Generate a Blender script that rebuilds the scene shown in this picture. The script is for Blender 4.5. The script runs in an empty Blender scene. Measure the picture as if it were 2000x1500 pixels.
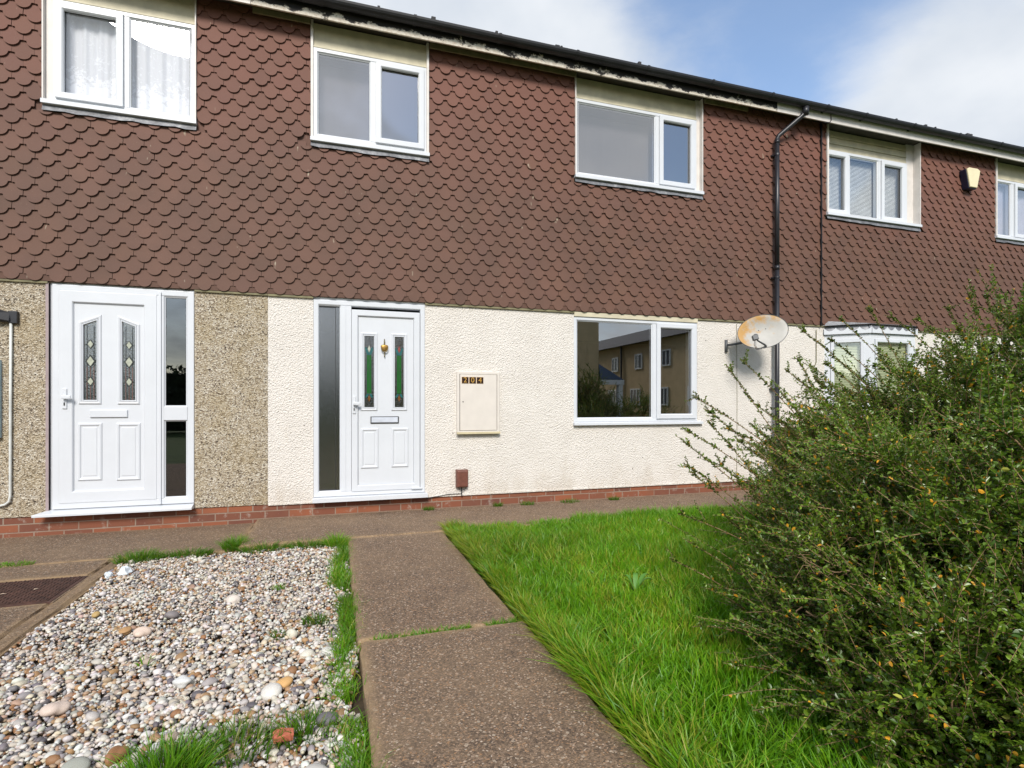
import bpy, math, random
import numpy as np
from mathutils import Vector, Matrix
random.seed(7)
rng = np.random.default_rng(11)
SC = bpy.context.scene
COL = SC.collection
R = math.radians

# ---------------------------------------------------------------- camera
YAW = math.atan(345 / 1070.0)
cam_d = bpy.data.cameras.new('camera')
cam_d.sensor_width = 36.0
cam_d.lens = 1070.0 / 2000.0 * 36.0
cam_d.shift_y = 0.02
cam_d.clip_start = 0.02
cam_d.clip_end = 2000
cam = bpy.data.objects.new('camera', cam_d)
COL.objects.link(cam)
cam.location = (0, -6.015, 1.15)
cam.rotation_euler = (R(90), 0, -YAW)
SC.camera = cam

# ---------------------------------------------------------------- light
SUN_EL, SUN_AZ = R(37), R(194)          # azimuth clockwise from +Y
sd = Vector((math.sin(SUN_AZ) * math.cos(SUN_EL), math.cos(SUN_AZ) * math.cos(SUN_EL), math.sin(SUN_EL)))
sun_d = bpy.data.lights.new('sun', 'SUN')
sun_d.energy = 3.3
sun_d.angle = R(17)
sun_d.color = (1.0, 0.95, 0.88)
sun = bpy.data.objects.new('sun', sun_d)
COL.objects.link(sun)
sun.rotation_euler = sd.to_track_quat('Z', 'Y').to_euler()

SC.view_settings.view_transform = 'Standard'
SC.view_settings.look = 'None'
SC.view_settings.exposure = 0.27
SC.view_settings.gamma = 1.0

W = bpy.data.worlds.new('World')
SC.world = W
W.use_nodes = True
nt = W.node_tree
for n in list(nt.nodes): nt.nodes.remove(n)
def wn(t, **k):
    n = nt.nodes.new(t)
    for a, b in k.items(): setattr(n, a, b)
    return n
def wm(op, a, b=None, c=None):
    n = wn('ShaderNodeMath', operation=op)
    for i, x in enumerate((a, b, c)):
        if x is None: continue
        if isinstance(x, (int, float)): n.inputs[i].default_value = x
        else: nt.links.new(x, n.inputs[i])
    return n.outputs[0]
sky = wn('ShaderNodeTexSky', sky_type='NISHITA', sun_disc=False)
sky.sun_elevation = SUN_EL
sky.sun_rotation = SUN_AZ
sky.air_density = 1.0; sky.dust_density = 0.6; sky.ozone_density = 1.5
tc = wn('ShaderNodeTexCoord')
nrm = wn('ShaderNodeVectorMath', operation='NORMALIZE'); nt.links.new(tc.outputs['Generated'], nrm.inputs[0])
sep = wn('ShaderNodeSeparateXYZ'); nt.links.new(nrm.outputs[0], sep.inputs[0])
zz = wm('ADD', wm('MAXIMUM', sep.outputs[2], 0.0), 0.35)
cmb = wn('ShaderNodeCombineXYZ')
nt.links.new(wm('DIVIDE', sep.outputs[0], zz), cmb.inputs[0]); nt.links.new(wm('DIVIDE', sep.outputs[1], zz), cmb.inputs[1])
noi = wn('ShaderNodeTexNoise'); nt.links.new(cmb.outputs[0], noi.inputs['Vector'])
noi.inputs['Scale'].default_value = 2.3; noi.inputs['Detail'].default_value = 9; noi.inputs['Roughness'].default_value = 0.58
noi.inputs['Distortion'].default_value = 0.35
def blob(d, r, amt):
    v = Vector(d).normalized()
    n = wn('ShaderNodeVectorMath', operation='DOT_PRODUCT'); nt.links.new(nrm.outputs[0], n.inputs[0]); n.inputs[1].default_value = v
    m = wn('ShaderNodeMapRange', interpolation_type='SMOOTHSTEP'); nt.links.new(n.outputs['Value'], m.inputs[0])
    m.inputs[1].default_value = math.cos(R(r)); m.inputs[2].default_value = 1.0
    m.inputs[3].default_value = 0; m.inputs[4].default_value = amt
    return m.outputs[0]
s = wm('ADD', noi.outputs[0], 0.08)
for d, r, a in (((.30, .95, .72), 24, .34), ((.72, .80, .66), 14, -.24), ((1.15, .70, .48), 15, .30),
                ((.55, .88, .95), 12, -.1), ((.72, -.80, .458), 10, -1.6), ((.16, -1.0, .57), 5, -.7), ((-.3, -.9, .6), 22, .3), ((.4, -.9, .6), 14, .3), ((.2, -1, .15), 25, .2)):
    s = wm('ADD', s, blob(d, r, a))
mr = wn('ShaderNodeMapRange', interpolation_type='SMOOTHSTEP'); nt.links.new(s, mr.inputs[0])
mr.inputs[1].default_value = 0.36; mr.inputs[2].default_value = 0.84; mr.inputs[3].default_value = 0.14
n2 = wn('ShaderNodeTexNoise'); nt.links.new(cmb.outputs[0], n2.inputs['Vector']); n2.inputs['Scale'].default_value = 4.5; n2.inputs['Detail'].default_value = 4
cr = wn('ShaderNodeValToRGB'); nt.links.new(n2.outputs[0], cr.inputs[0])
cr.color_ramp.elements[0].position = 0.3; cr.color_ramp.elements[0].color = (5.7, 6.2, 6.9, 1)
cr.color_ramp.elements[1].position = 0.68; cr.color_ramp.elements[1].color = (7.3, 7.6, 8.0, 1)
sg = wn('ShaderNodeHueSaturation'); nt.links.new(sky.outputs[0], sg.inputs['Color'])
sg.inputs['Saturation'].default_value = 1.08; sg.inputs['Value'].default_value = 1.9
mx = wn('ShaderNodeMixRGB'); nt.links.new(mr.outputs[0], mx.inputs[0]); nt.links.new(sg.outputs[0], mx.inputs[1]); nt.links.new(cr.outputs[0], mx.inputs[2])
bg = wn('ShaderNodeBackground'); nt.links.new(mx.outputs[0], bg.inputs[0]); bg.inputs[1].default_value = 0.1
wo = wn('ShaderNodeOutputWorld'); nt.links.new(bg.outputs[0], wo.inputs[0])

# ---------------------------------------------------------------- materials
class N:
    """small node helper"""
    def __init__(s, name):
        s.m = bpy.data.materials.new(name); s.m.use_nodes = True
        s.t = s.m.node_tree; s.b = s.t.nodes['Principled BSDF']; s.out = s.t.nodes['Material Output']
        s.tc = s.t.nodes.new('ShaderNodeTexCoord').outputs['Object']
    def n(s, t, ins=None, **k):
        n = s.t.nodes.new(t)
        for a, b in k.items(): setattr(n, a, b)
        for a, b in (ins or {}).items(): s.set(n.inputs[a], b)
        return n
    def set(s, sock, v):
        if hasattr(v, 'is_linked') or isinstance(v, bpy.types.NodeSocket): s.t.links.new(v, sock)
        else:
            if isinstance(v, (tuple, list)) and len(v) == 3 and sock.type == 'RGBA': v = (*v, 1)
            sock.default_value = v
    def noise(s, sc, det=4, rough=.55, vec=None, dist=0):
        return s.n('ShaderNodeTexNoise', {'Vector': vec or s.tc, 'Scale': sc, 'Detail': det, 'Roughness': rough, 'Distortion': dist}).outputs[0]
    def vor(s, sc, feat='F1', out='Distance', vec=None, rnd=1.0):
        return s.n('ShaderNodeTexVoronoi', {'Vector': vec or s.tc, 'Scale': sc, 'Randomness': rnd}, feature=feat).outputs[out]
    def ramp(s, fac, *st, interp='LINEAR'):
        n = s.n('ShaderNodeValToRGB', {'Fac': fac}); e = n.color_ramp; e.interpolation = interp
        while len(e.elements) < len(st): e.elements.new(.5)
        for el, (p, c) in zip(e.elements, st):
            el.position = p; el.color = (*c, 1) if isinstance(c, tuple) else (c, c, c, 1)
        return n.outputs[0]
    def mix(s, fac, a, b, mode='MIX'):
        return s.n('ShaderNodeMixRGB', {'Fac': fac, 'Color1': a, 'Color2': b}, blend_type=mode).outputs[0]
    def math(s, op, a, b=0.0):
        return s.n('ShaderNodeMath', {0: a, 1: b}, operation=op).outputs[0]
    def mapv(s, scale=(1, 1, 1), rot=(0, 0, 0), loc=(0, 0, 0), vec=None):
        return s.n('ShaderNodeMapping', {'Vector': vec or s.tc, 'Scale': scale, 'Rotation': rot, 'Location': loc}).outputs[0]
    def bump(s, h, st=.5, d=.01, prev=None):
        n = s.n('ShaderNodeBump', {'Height': h, 'Strength': st, 'Distance': d})
        if prev: s.set(n.inputs['Normal'], prev)
        return n.outputs[0]
    def attr(s, name): return s.n('ShaderNodeAttribute', attribute_name=name).outputs['Color']
    def fin(s, col=None, rough=None, nrm=None, metal=None, spec=None):
        if col is not None: s.set(s.b.inputs['Base Color'], col)
        if rough is not None: s.set(s.b.inputs['Roughness'], rough)
        if nrm is not None: s.set(s.b.inputs['Normal'], nrm)
        if metal is not None: s.set(s.b.inputs['Metallic'], metal)
        if spec is not None: s.set(s.b.inputs['Specular IOR Level'], spec)
        return s.m
def plain(name, col, rough=.5, metal=0, var=.12, sc=9, bump=0):
    k = N(name)
    a = tuple(c * (1 - var) for c in col); b = tuple(min(1, c * (1 + var)) for c in col)
    c = k.ramp(k.noise(sc, 5), (.3, a), (.7, b))
    return k.fin(c, rough, k.bump(k.noise(sc * 12, 3), bump, .002) if bump else None, metal)

k = N('hung_tile')
tint = k.attr('tint')
c = k.mix(k.ramp(k.noise(2.2, 3), (.35, 0.0), (.7, 1.0)), (.104, .050, .032), (.128, .060, .038))
zs = k.n('ShaderNodeSeparateXYZ', {'Vector': k.tc}).outputs[2]
redder = k.n('ShaderNodeMapRange', {0: k.math('ADD', zs, k.math('MULTIPLY', k.noise(1.1, 2), 1.2)), 1: 3.9, 2: 5.2, 3: 0, 4: 1}).outputs[0]
c = k.mix(redder, c, (.150, .061, .040))
c = k.mix(1.0, c, tint, 'MULTIPLY')
c = k.mix(k.ramp(k.noise(160, 2), (.66, 0.0), (.8, .35)), c, (.42, .34, .27))
c = k.mix(k.ramp(k.noise(22, 2, vec=k.mapv((1, 1, .25))), (.74, 0.0), (.8, .6)), c, (.5, .45, .33))
M_TILE = k.fin(c, .72, k.bump(k.noise(300, 3), .35, .0015))

k = N('cream_render')
h = k.math('ADD', k.noise(62, 3, .6), k.math('MULTIPLY', k.vor(85, 'SMOOTH_F1'), .8))
c = k.ramp(k.noise(3, 5), (.3, (.70, .655, .595)), (.7, (.76, .715, .655)))
c = k.mix(k.ramp(k.noise(14, 3, .7), (.28, .45), (.40, 0.0)), c, (.60, .52, .40))
c = k.mix(k.ramp(k.vor(5.5, rnd=1), (.028, 1.0), (.042, 0.0)), c, (.06, .045, .03))
zs = k.n('ShaderNodeSeparateXYZ', {'Vector': k.tc}).outputs[2]
base = k.n('ShaderNodeMapRange', {0: zs, 1: .14, 2: .60, 3: .20, 4: -.05}).outputs[0]
drt = k.math('ADD', base, k.noise(5, 7, .7, vec=k.mapv((1, 1, .55))))
c = k.mix(k.ramp(drt, (.58, 0.0), (.82, .38)), c, (.50, .42, .32))
c = k.mix(k.ramp(k.noise(2.6, 8, .75, vec=k.mapv((2.2, 1, .35), loc=(3, 0, 0))), (.60, 0.0), (.74, .35)), c, (.52, .45, .35))
M_CREAM = k.fin(c, .9, k.bump(h, 1.0, .013))

k = N('pebble_dash')
cell = k.vor(92, out='Color')
rs = k.n('ShaderNodeSeparateXYZ', {'Vector': cell}).outputs[0]
c = k.ramp(rs, (.0, (.05, .04, .03)), (.10, (.19, .15, .11)), (.3, (.38, .31, .215)), (.6, (.47, .40, .295)), (.86, (.66, .61, .51)), (1., (.32, .25, .17)))
c = k.mix(k.ramp(k.noise(4, 4), (.4, .0), (.65, .35)), c, (.36, .27, .13))
M_DASH = k.fin(c, .85, k.bump(k.vor(92), .9, .012, k.bump(k.noise(40, 3), .5, .01)))

k = N('brick')
br = k.n('ShaderNodeTexBrick', {'Vector': k.mapv((1, 1, 1), (R(90), 0, 0)), 'Scale': 1.0, 'Color1': (.27, .085, .038), 'Color2': (.12, .046, .032), 'Mortar': (.27, .20, .15),
    'Mortar Size': .006, 'Mortar Smooth': .2, 'Brick Width': .225, 'Row Height': .075, 'Bias': -.1})
br.offset = .5
c = k.mix(k.ramp(k.noise(6, 4), (.42, 0.0), (.7, .5)), br.outputs[0], (.19, .075, .04))
c = k.mix(k.ramp(k.noise(11, 6, .7), (.58, 0.0), (.70, .75)), c, (.36, .31, .26))
M_BRICK = k.fin(c, .85, k.bump(k.math('ADD', k.math('MULTIPLY', br.outputs[1], -1.0), k.math('MULTIPLY', k.noise(90, 3), .4)), .6, .006))

def concrete(name, tone=1.0):
    k = N(name)
    cell = k.vor(165, out='Color'); rs = k.n('ShaderNodeSeparateXYZ', {'Vector': cell}).outputs[0]
    t = lambda *c: (c[0] * tone * .98, c[1] * tone * .87, c[2] * tone * .78)
    c = k.ramp(rs, (.0, t(.045, .036, .03)), (.3, t(.125, .090, .060)), (.6, t(.19, .142, .096)), (.85, t(.30, .23, .17)), (.93, t(.36, .21, .10)), (1., t(.62, .57, .5)))
    cell2 = k.vor(75, out='Color'); r2 = k.n('ShaderNodeSeparateXYZ', {'Vector': cell2}).outputs[1]
    c = k.mix(k.math('MULTIPLY', k.ramp(r2, (.955, 0.0), (.96, 1.0)), k.ramp(k.vor(75), (.45, 1.0), (.55, 0.0))), c, (.42, .33, .24))
    c = k.mix(.14, c, k.ramp(k.noise(2.2, 5, .65), (.3, t(.10, .075, .058)), (.7, t(.23, .18, .125))))
    c = k.mix(k.ramp(k.noise(1.4, 7, .7, vec=k.mapv((1, 1, 1), loc=(5, 2, 0))), (.44, 0.0), (.68, .42)), c, t(.30, .23, .15))
    c = k.mix(k.ramp(k.noise(3.1, 6, .7), (.56, 0.0), (.72, .4)), c, t(.07, .055, .045))
    edge = k.attr('edge')
    c = k.mix(k.math('MULTIPLY', edge, k.ramp(k.noise(9, 4), (.3, .2), (.6, 1.0))), c, t(.33, .25, .15))
    return k.fin(c, .9, k.bump(k.vor(210), .65, .004, k.bump(k.noise(30, 4), .35, .006)))
M_CONC = concrete('aggregate_concrete')
M_CONC_OLD = concrete('old_concrete', .92)

M_PVC = plain('white_upvc', (.625, .645, .675), .28, var=.025, sc=4)
M_CREAMBOARD = plain('cream_painted_board', (.56, .51, .37), .6, var=.16, sc=6, bump=.3)
M_BATTEN = plain('greenish_batten', (.20, .18, .10), .8, var=.3, sc=12, bump=.3)  # eaves batten colour; also used for the shade strip under the tiles
M_METER = plain('cream_painted_steel', (.66, .61, .55), .45, var=.04)
M_BLACK = plain('black_plastic', (.012, .012, .014), .5, var=.3, bump=.2)
M_ROOF = plain('dark_roof_tile', (.035, .033, .035), .8, var=.35, bump=.5)
M_PIPE = plain('grey_brown_pipe', (.018, .018, .022), .38, var=.3, sc=5)
M_WHITECABLE = plain('white_conduit', (.62, .63, .6), .5)
M_SOFFIT = plain('soffit_board', (.06, .05, .04), .9, var=.3)
M_BROWNBOX = plain('brown_plastic_box', (.15, .055, .038), .45, var=.2, sc=30)
M_DARKGAP = plain('dark_gasket', (.012, .012, .012), .6)
M_SILVER = plain('silver_letter_plate', (.55, .58, .64), .35)
M_BRASS = plain('aged_brass', (.42, .25, .07), .45, .75, var=.35, sc=60)
M_BRASSDK = plain('dark_brass', (.20, .17, .10), .45, .6, var=.3, sc=60)
M_GOLD = plain('gold_digit', (.62, .36, .08), .4, .3)
M_PLATE = plain('black_brown_plate', (.022, .008, .006), .35)
M_LEADCAME = plain('lead_came', (.05, .055, .055), .4, .5)
M_LNB = plain('grey_lnb_plastic', (.075, .08, .085), .5)
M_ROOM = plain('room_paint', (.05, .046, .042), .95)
M_BLINDMAT = plain('grey_blind', (.085, .078, .085), .8, var=.04)
M_PAPER = plain('white_paper', (.74, .80, .84), .8)
M_BLUEWHITE = plain('pale_blue_box', (.42, .58, .66), .5)
M_RUST = plain('rusted_cover', (.075, .036, .026), .75, .25, var=.45, sc=14, bump=.4)
M_OPPWALL = plain('brown_opposite_render', (.50, .38, .22), .9, var=.1, sc=2)
M_SLATSLAT = plain('white_blind_slat', (.70, .72, .70), .5)
M_GREENSLAT = plain('green_blind_slat', (.42, .47, .28), .6)
M_ALARMCREAM = plain('cream_alarm_plastic', (.74, .66, .42), .4, var=.05)
M_ALARMBLUE = plain('navy_alarm_plastic', (.008, .012, .04), .35)
M_SOIL = plain('soil', (.055, .038, .02), .95, var=.4, sc=20, bump=.8)

k = N('lead_flashing')
c = k.ramp(k.noise(9, 6, .7), (.3, (.10, .10, .105)), (.55, (.20, .205, .22)), (.75, (.42, .42, .42)))
M_LEAD = k.fin(c, .55, k.bump(k.noise(25, 4), .7, .01), .3)

k = N('peeling_fascia')
zs = k.n('ShaderNodeSeparateXYZ', {'Vector': k.tc}).outputs[2]
hgt = k.n('ShaderNodeMapRange', {0: zs, 1: 5.02, 2: 5.11, 3: -.14, 4: .34}).outputs[0]
f = k.math('ADD', hgt, k.math('SUBTRACT', k.math('MULTIPLY', k.noise(4.5, 9, .78, vec=k.mapv((1, 1, 1.6))), 2.0), .46))
c = k.ramp(k.noise(30, 4), (.3, (.50, .42, .33)), (.7, (.72, .68, .60)))
c = k.mix(k.ramp(f, (.61, 0.0), (.67, 1.0)), c, (.012, .010, .009))
M_FASCIA = k.fin(c, .8, k.bump(f, .5, .004))
M_WHITEBOARD = plain('white_fascia_board', (.66, .62, .58), .5, var=.08)

def glass(name, refl=.24, tint=(1, 1, 1), rough=.0, bump=0, bsc=60, dirt=0):
    k = N(name)
    k.t.nodes.remove(k.b)
    g = k.n('ShaderNodeBsdfGlossy', {'Color': (1, 1, 1), 'Roughness': rough})
    tr = k.n('ShaderNodeBsdfTransparent', {'Color': tint})
    fr = k.n('ShaderNodeLayerWeight', {'Blend': .5})
    f = k.math('ADD', k.math('MULTIPLY', k.math('POWER', fr.outputs['Facing'], 4.0), .6), refl)
    if bump:
        b = k.bump(k.noise(bsc, 3), bump, .004); k.set(g.inputs['Normal'], b)
    m = k.n('ShaderNodeMixShader', {0: f, 1: tr.outputs[0], 2: g.outputs[0]})
    last = m.outputs[0]
    if dirt:
        d = k.n('ShaderNodeBsdfDiffuse', {'Color': (.55, .56, .58)})
        m2 = k.n('ShaderNodeMixShader', {0: k.ramp(k.noise(2.5, 3, vec=k.mapv((1, 1, .6))), (.3, dirt * .7), (.7, dirt)), 1: last, 2: d.outputs[0]}); last = m2.outputs[0]
    k.t.links.new(last, k.out.inputs[0])
    return k.m
M_GLASS = glass('window_glass', .36)
M_GLASSDOOR = glass('door_side_glass', .15)
M_GLASSUP = glass('upstairs_window_glass', .30, dirt=.05)
M_GLASSCLEAR = glass('clear_curtained_glass', .20)
M_GLASSOBS = glass('obscure_glass', .30, (.12, .12, .12), .09, .25, 140)
M_GLASSDECO = glass('patterned_door_glass', .26, (.45, .47, .48), .10, .4, 70)
M_GREEN = glass('green_stained_glass', .12, (.03, .35, .05), .12)
M_TEAL = glass('teal_stained_glass', .2, (.05, .25, .22), .12)
M_GREEN.use_backface_culling = False
def stained(name, col):
    k = N(name); return k.fin(k.ramp(k.noise(40, 3), (.3, tuple(x * .7 for x in col)), (.7, col)), .15, k.bump(k.noise(80, 2), .3, .002))
S_GREEN = stained('green_stained_leading', (.015, .13, .02)); S_TEAL = stained('teal_stained_leading', (.03, .13, .13))
S_RED = stained('red_stained_leading', (.32, .07, .06)); S_AMBER = stained('amber_stained_leading', (.20, .08, .02)); S_PALE = stained('pale_bevel_glass', (.48, .50, .40))

k = N('lace')
w = k.mapv((1, 1, 1))
flo = k.ramp(k.noise(16, 5, .7, dist=1.6), (.52, 0.0), (.60, 1.0))
zs = k.n('ShaderNodeSeparateXYZ', {'Vector': k.tc}).outputs[2]
low = k.n('ShaderNodeMapRange', {0: zs, 1: 4.05, 2: 4.5, 3: .30, 4: 0}).outputs[0]
flo2 = k.ramp(k.math('ADD', k.noise(20, 6, .7, dist=1.0), low), (.62, 0.0), (.72, 1.0))
al = k.math('MAXIMUM', k.math('MAXIMUM', k.math('MULTIPLY', flo, .93), flo2), .80)
k.set(k.b.inputs['Alpha'], al)
M_LACE = k.fin((.86, .88, .93), .9)
k.set(k.b.inputs['Transmission Weight'], 0.0)

k = N('dish')
c = k.ramp(k.noise(5, 4), (.3, (.36, .345, .31)), (.7, (.47, .455, .42)))
ox = k.n('ShaderNodeSeparateXYZ', {'Vector': k.tc})
left = k.n('ShaderNodeMapRange', {0: ox.outputs[0], 1: -.30, 2: -.12, 3: .34, 4: 0}).outputs[0]
top = k.n('ShaderNodeMapRange', {0: ox.outputs[1], 1: .0, 2: .17, 3: 0, 4: .26}).outputs[0]
f = k.math('ADD', k.math('ADD', left, top), k.noise(9, 5, .6))
c = k.mix(k.ramp(f, (.58, 0.0), (.78, .95)), c, (.46, .25, .06))
M_DISH = k.fin(c, .6)

k = N('grass_blade'); c = k.attr('tint')
M_GRASS = k.fin(c, .45)
def translucent(k, col, amt):
    t = k.n('ShaderNodeBsdfTranslucent', {'Color': col})
    m = k.n('ShaderNodeMixShader', {0: amt, 1: k.b.outputs[0], 2: t.outputs[0]})
    k.t.links.new(m.outputs[0], k.out.inputs[0])
translucent(k, c, .35)
k = N('shrub_leaf'); c = k.attr('tint'); M_LEAF = k.fin(c, .33); translucent(k, c, .22)
k = N('shrub_bark'); c = k.ramp(k.noise(40, 3), (.3, (.16, .09, .045)), (.7, (.38, .25, .13))); M_BARK = k.fin(c, .8)
k = N('pebble'); c = k.attr('tint')
c = k.mix(k.ramp(k.noise(140, 3), (.4, 0.0), (.7, .18)), c, (.25, .18, .12))
M_PEBBLE = k.fin(c, .62, k.bump(k.noise(220, 3), .25, .002))
k = N('ground_cover')
c = k.ramp(k.noise(2.5, 6), (.3, (.05, .085, .02)), (.7, (.08, .13, .03))); M_GROUND = k.fin(c, .95, k.bump(k.noise(30, 4), .6, .03))
k = N('lawn_soil')
c = k.ramp(k.noise(14, 6), (.3, (.03, .05, .012)), (.7, (.06, .085, .02))); M_LAWNSOIL = k.fin(c, .95)

# ---------------------------------------------------------------- mesh helpers
def tag(o, label=None, cat=None, group=None, kind=None):
    if label: o['label'] = label
    if cat: o['category'] = cat
    if group: o['group'] = group
    if kind: o['kind'] = kind
    return o
def thing(name, label, cat, loc=(0, 0, 0), rz=0, group=None):
    o = bpy.data.objects.new(name, None); COL.objects.link(o)
    o.location = loc; o.rotation_euler = (0, 0, rz); o.empty_display_size = .2
    return tag(o, label, cat, group)
def inset(pts, d):
    n = len(pts); out = []
    ar = sum(pts[i][0] * pts[(i + 1) % n][1] - pts[(i + 1) % n][0] * pts[i][1] for i in range(n)); sg = 1 if ar > 0 else -1
    for i in range(n):
        p0, p1, p2 = (Vector(pts[i - 1]), Vector(pts[i]), Vector(pts[(i + 1) % n]))
        a = (p1 - p0).normalized(); b = (p2 - p1).normalized()
        na = Vector((-a.y, a.x)) * sg; nb = Vector((-b.y, b.x)) * sg
        m = (na + nb); m = m / max(m.length_squared, 1e-6) * 2
        out.append(tuple(p1 + m * d))
    return out
class MB:
    def __init__(s): s.v = []; s.f = []
    def add(s, vs, fs):
        b = len(s.v); s.v += [tuple(x) for x in vs]; s.f += [tuple(b + i for i in f) for f in fs]; return s
    def box(s, x0, x1, y0, y1, z0, z1):
        return s.add([(x0, y0, z0), (x1, y0, z0), (x1, y1, z0), (x0, y1, z0), (x0, y0, z1), (x1, y0, z1), (x1, y1, z1), (x0, y1, z1)],
                     [(0, 3, 2, 1), (4, 5, 6, 7), (0, 1, 5, 4), (1, 2, 6, 5), (2, 3, 7, 6), (3, 0, 4, 7)])
    def loops(s, pts, prof, cap=True, back=False):
        """sweep the xz outline pts inwards: prof = [(inset, y), ...]"""
        n = len(pts); L = [[(x, y, z) for x, z in inset(pts, d)] for d, y in prof]
        vs = [p for l in L for p in l]; fs = []
        for a in range(len(L) - 1):
            for i in range(n):
                j = (i + 1) % n
                fs.append((a * n + i, a * n + j, (a + 1) * n + j, (a + 1) * n + i))
        if cap: fs.append(tuple((len(L) - 1) * n + i for i in range(n)))
        if back: fs.append(tuple(reversed(range(n))))
        return s.add(vs, fs)
    def rect(s, x0, x1, z0, z1, prof, cap=True, back=False):
        return s.loops([(x0, z0), (x1, z0), (x1, z1), (x0, z1)], prof, cap, back)
    def prism(s, pts, y0, y1):
        n = len(pts)
        return s.add([(x, y0, z) for x, z in pts] + [(x, y1, z) for x, z in pts],
                     [tuple(range(n)), tuple(reversed(range(n, 2 * n)))] + [(i, i + n, (i + 1) % n + n, (i + 1) % n) for i in range(n)])
    def tube(s, P, r, k=10, cap=True):
        P = [Vector(p) for p in P]; n = len(P); r = r if isinstance(r, (list, tuple)) else [r] * n
        vs = []; fs = []; ref = None
        for i in range(n):
            t = (P[min(i + 1, n - 1)] - P[max(i - 1, 0)]).normalized()
            if ref is None: ref = t.orthogonal().normalized()
            ref = (ref - t * ref.dot(t)).normalized(); b = t.cross(ref)
            vs += [P[i] + (ref * math.cos(2 * math.pi * j / k) + b * math.sin(2 * math.pi * j / k)) * r[i] for j in range(k)]
        for i in range(n - 1):
            for j in range(k): fs.append((i * k + j, i * k + (j + 1) % k, (i + 1) * k + (j + 1) % k, (i + 1) * k + j))
        if cap: fs += [tuple(reversed(range(k))), tuple((n - 1) * k + j for j in range(k))]
        return s.add(vs, fs)
    def build(s, name, m, parent=None, bevel=0, smooth=False, loc=None):
        me = bpy.data.meshes.new(name); me.from_pydata(s.v, [], s.f); me.materials.append(m); me.validate()
        import bmesh
        b = bmesh.new(); b.from_mesh(me); bmesh.ops.recalc_face_normals(b, faces=b.faces); b.to_mesh(me); b.free()
        o = bpy.data.objects.new(name, me); COL.objects.link(o)
        if parent: o.parent = parent
        if loc: o.location = loc
        if smooth: me.shade_smooth()
        if bevel:
            md = o.modifiers.new('bevel', 'BEVEL'); md.width = bevel; md.segments = 2; md.limit_method = 'ANGLE'; md.angle_limit = R(35)
        return o
def bulk(name, V, F, m, parent=None, tint=None, smooth=False, attrname='tint'):
    V = np.asarray(V, np.float32); F = np.asarray(F, np.int32)
    me = bpy.data.meshes.new(name); kk = F.shape[1]
    me.vertices.add(len(V)); me.vertices.foreach_set('co', V.ravel())
    me.loops.add(F.size); me.loops.foreach_set('vertex_index', F.ravel())
    me.polygons.add(len(F)); me.polygons.foreach_set('loop_start', np.arange(0, F.size, kk, dtype=np.int32))
    me.update(calc_edges=True)
    if tint is not None:
        a = me.attributes.new(attrname, 'FLOAT_COLOR', 'POINT')
        t = np.ones((len(V), 4), np.float32); t[:, :3] = tint; a.data.foreach_set('color', t.ravel())
    me.materials.append(m)
    me.polygons.foreach_set('use_smooth', np.full(len(F), smooth))
    o = bpy.data.objects.new(name, me); COL.objects.link(o)
    if parent: o.parent = parent
    return o
def paint(o, fn, name='tint'):
    me = o.data; a = me.attributes.new(name, 'FLOAT_COLOR', 'POINT')
    for i, v in enumerate(me.vertices): a.data[i].color = (*fn(v.co), 1)

# ---------------------------------------------------------------- setting
def slab(name, x0, x1, y0, y1, top, m, thick=.1, jag=.013, nx=None, ny=None, label=None):
    """a slab with a slightly uneven, rounded top edge"""
    nx = nx or max(4, int((x1 - x0) / .12)); ny = ny or max(4, int((y1 - y0) / .12))
    xs = np.unique(np.concatenate([[x0, x0 + .012, x0 + .05, x1 - .05, x1 - .012, x1], np.linspace(x0 + .1, x1 - .1, nx)]))
    ys = np.unique(np.concatenate([[y0, y0 + .012, y0 + .05, y1 - .05, y1 - .012, y1], np.linspace(y0 + .1, y1 - .1, ny)]))
    X, Y = np.meshgrid(xs, ys); ed = np.minimum(np.minimum(X - x0, x1 - X), np.minimum(Y - y0, y1 - Y))
    Z = top - np.where(ed < .001, .014, 0) + (rng.random(X.shape) - .5) * .003
    jx = (rng.random(X.shape) - .5) * jag; X = X + jx; Y = Y + (rng.random(Y.shape) - .5) * jag
    h, w = X.shape; V = np.stack([X, Y, Z], -1).reshape(-1, 3); idx = np.arange(h * w).reshape(h, w)
    F = np.stack([idx[:-1, :-1], idx[:-1, 1:], idx[1:, 1:], idx[1:, :-1]], -1).reshape(-1, 4)
    ring = np.concatenate([idx[0, :], idx[1:, -1], idx[-1, -2::-1], idx[-2:0:-1, 0]])
    low = V[ring].copy(); low[:, 2] = top - thick; b = len(V); n = len(ring)
    V = np.concatenate([V, low]); r = np.arange(n)
    F = np.concatenate([F, np.stack([ring, b + r, b + (r + 1) % n, ring[(r + 1) % n]], -1)])
    e = np.clip(1 - ed.ravel() / .06, 0, 1); e = np.concatenate([e, np.ones(n)])
    o = bulk(name, V, F, m, tint=np.repeat(e[:, None], 3, 1), attrname='edge', smooth=False)
    return tag(o, label, kind='structure')
g = MB().add([(-150, -150, -.09), (150, -150, -.09), (150, 150, -.09), (-150, 150, -.09)], [(0, 1, 2, 3)]).build('ground', M_GROUND)
tag(g, kind='structure')
slab('path', -.75, 6.4, -1.07, .03, 0, M_CONC)                 # along the cream house
slab('path', .10, .935, -3.235, -1.085, -.003, M_CONC)
slab('path', .115, .955, -5.9, -3.265, .004, M_CONC)
slab('path', .11, .95, -9.5, -5.93, .0, M_CONC)
slab('path', -6, -.76, -1.05, .03, -.038, M_CONC_OLD)
slab('path', -6, -1.63, -1.47, -1.065, -.036, M_CONC_OLD)
slab('path', -6, -2.41, -2.02, -1.48, -.036, M_CONC_OLD)
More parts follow.
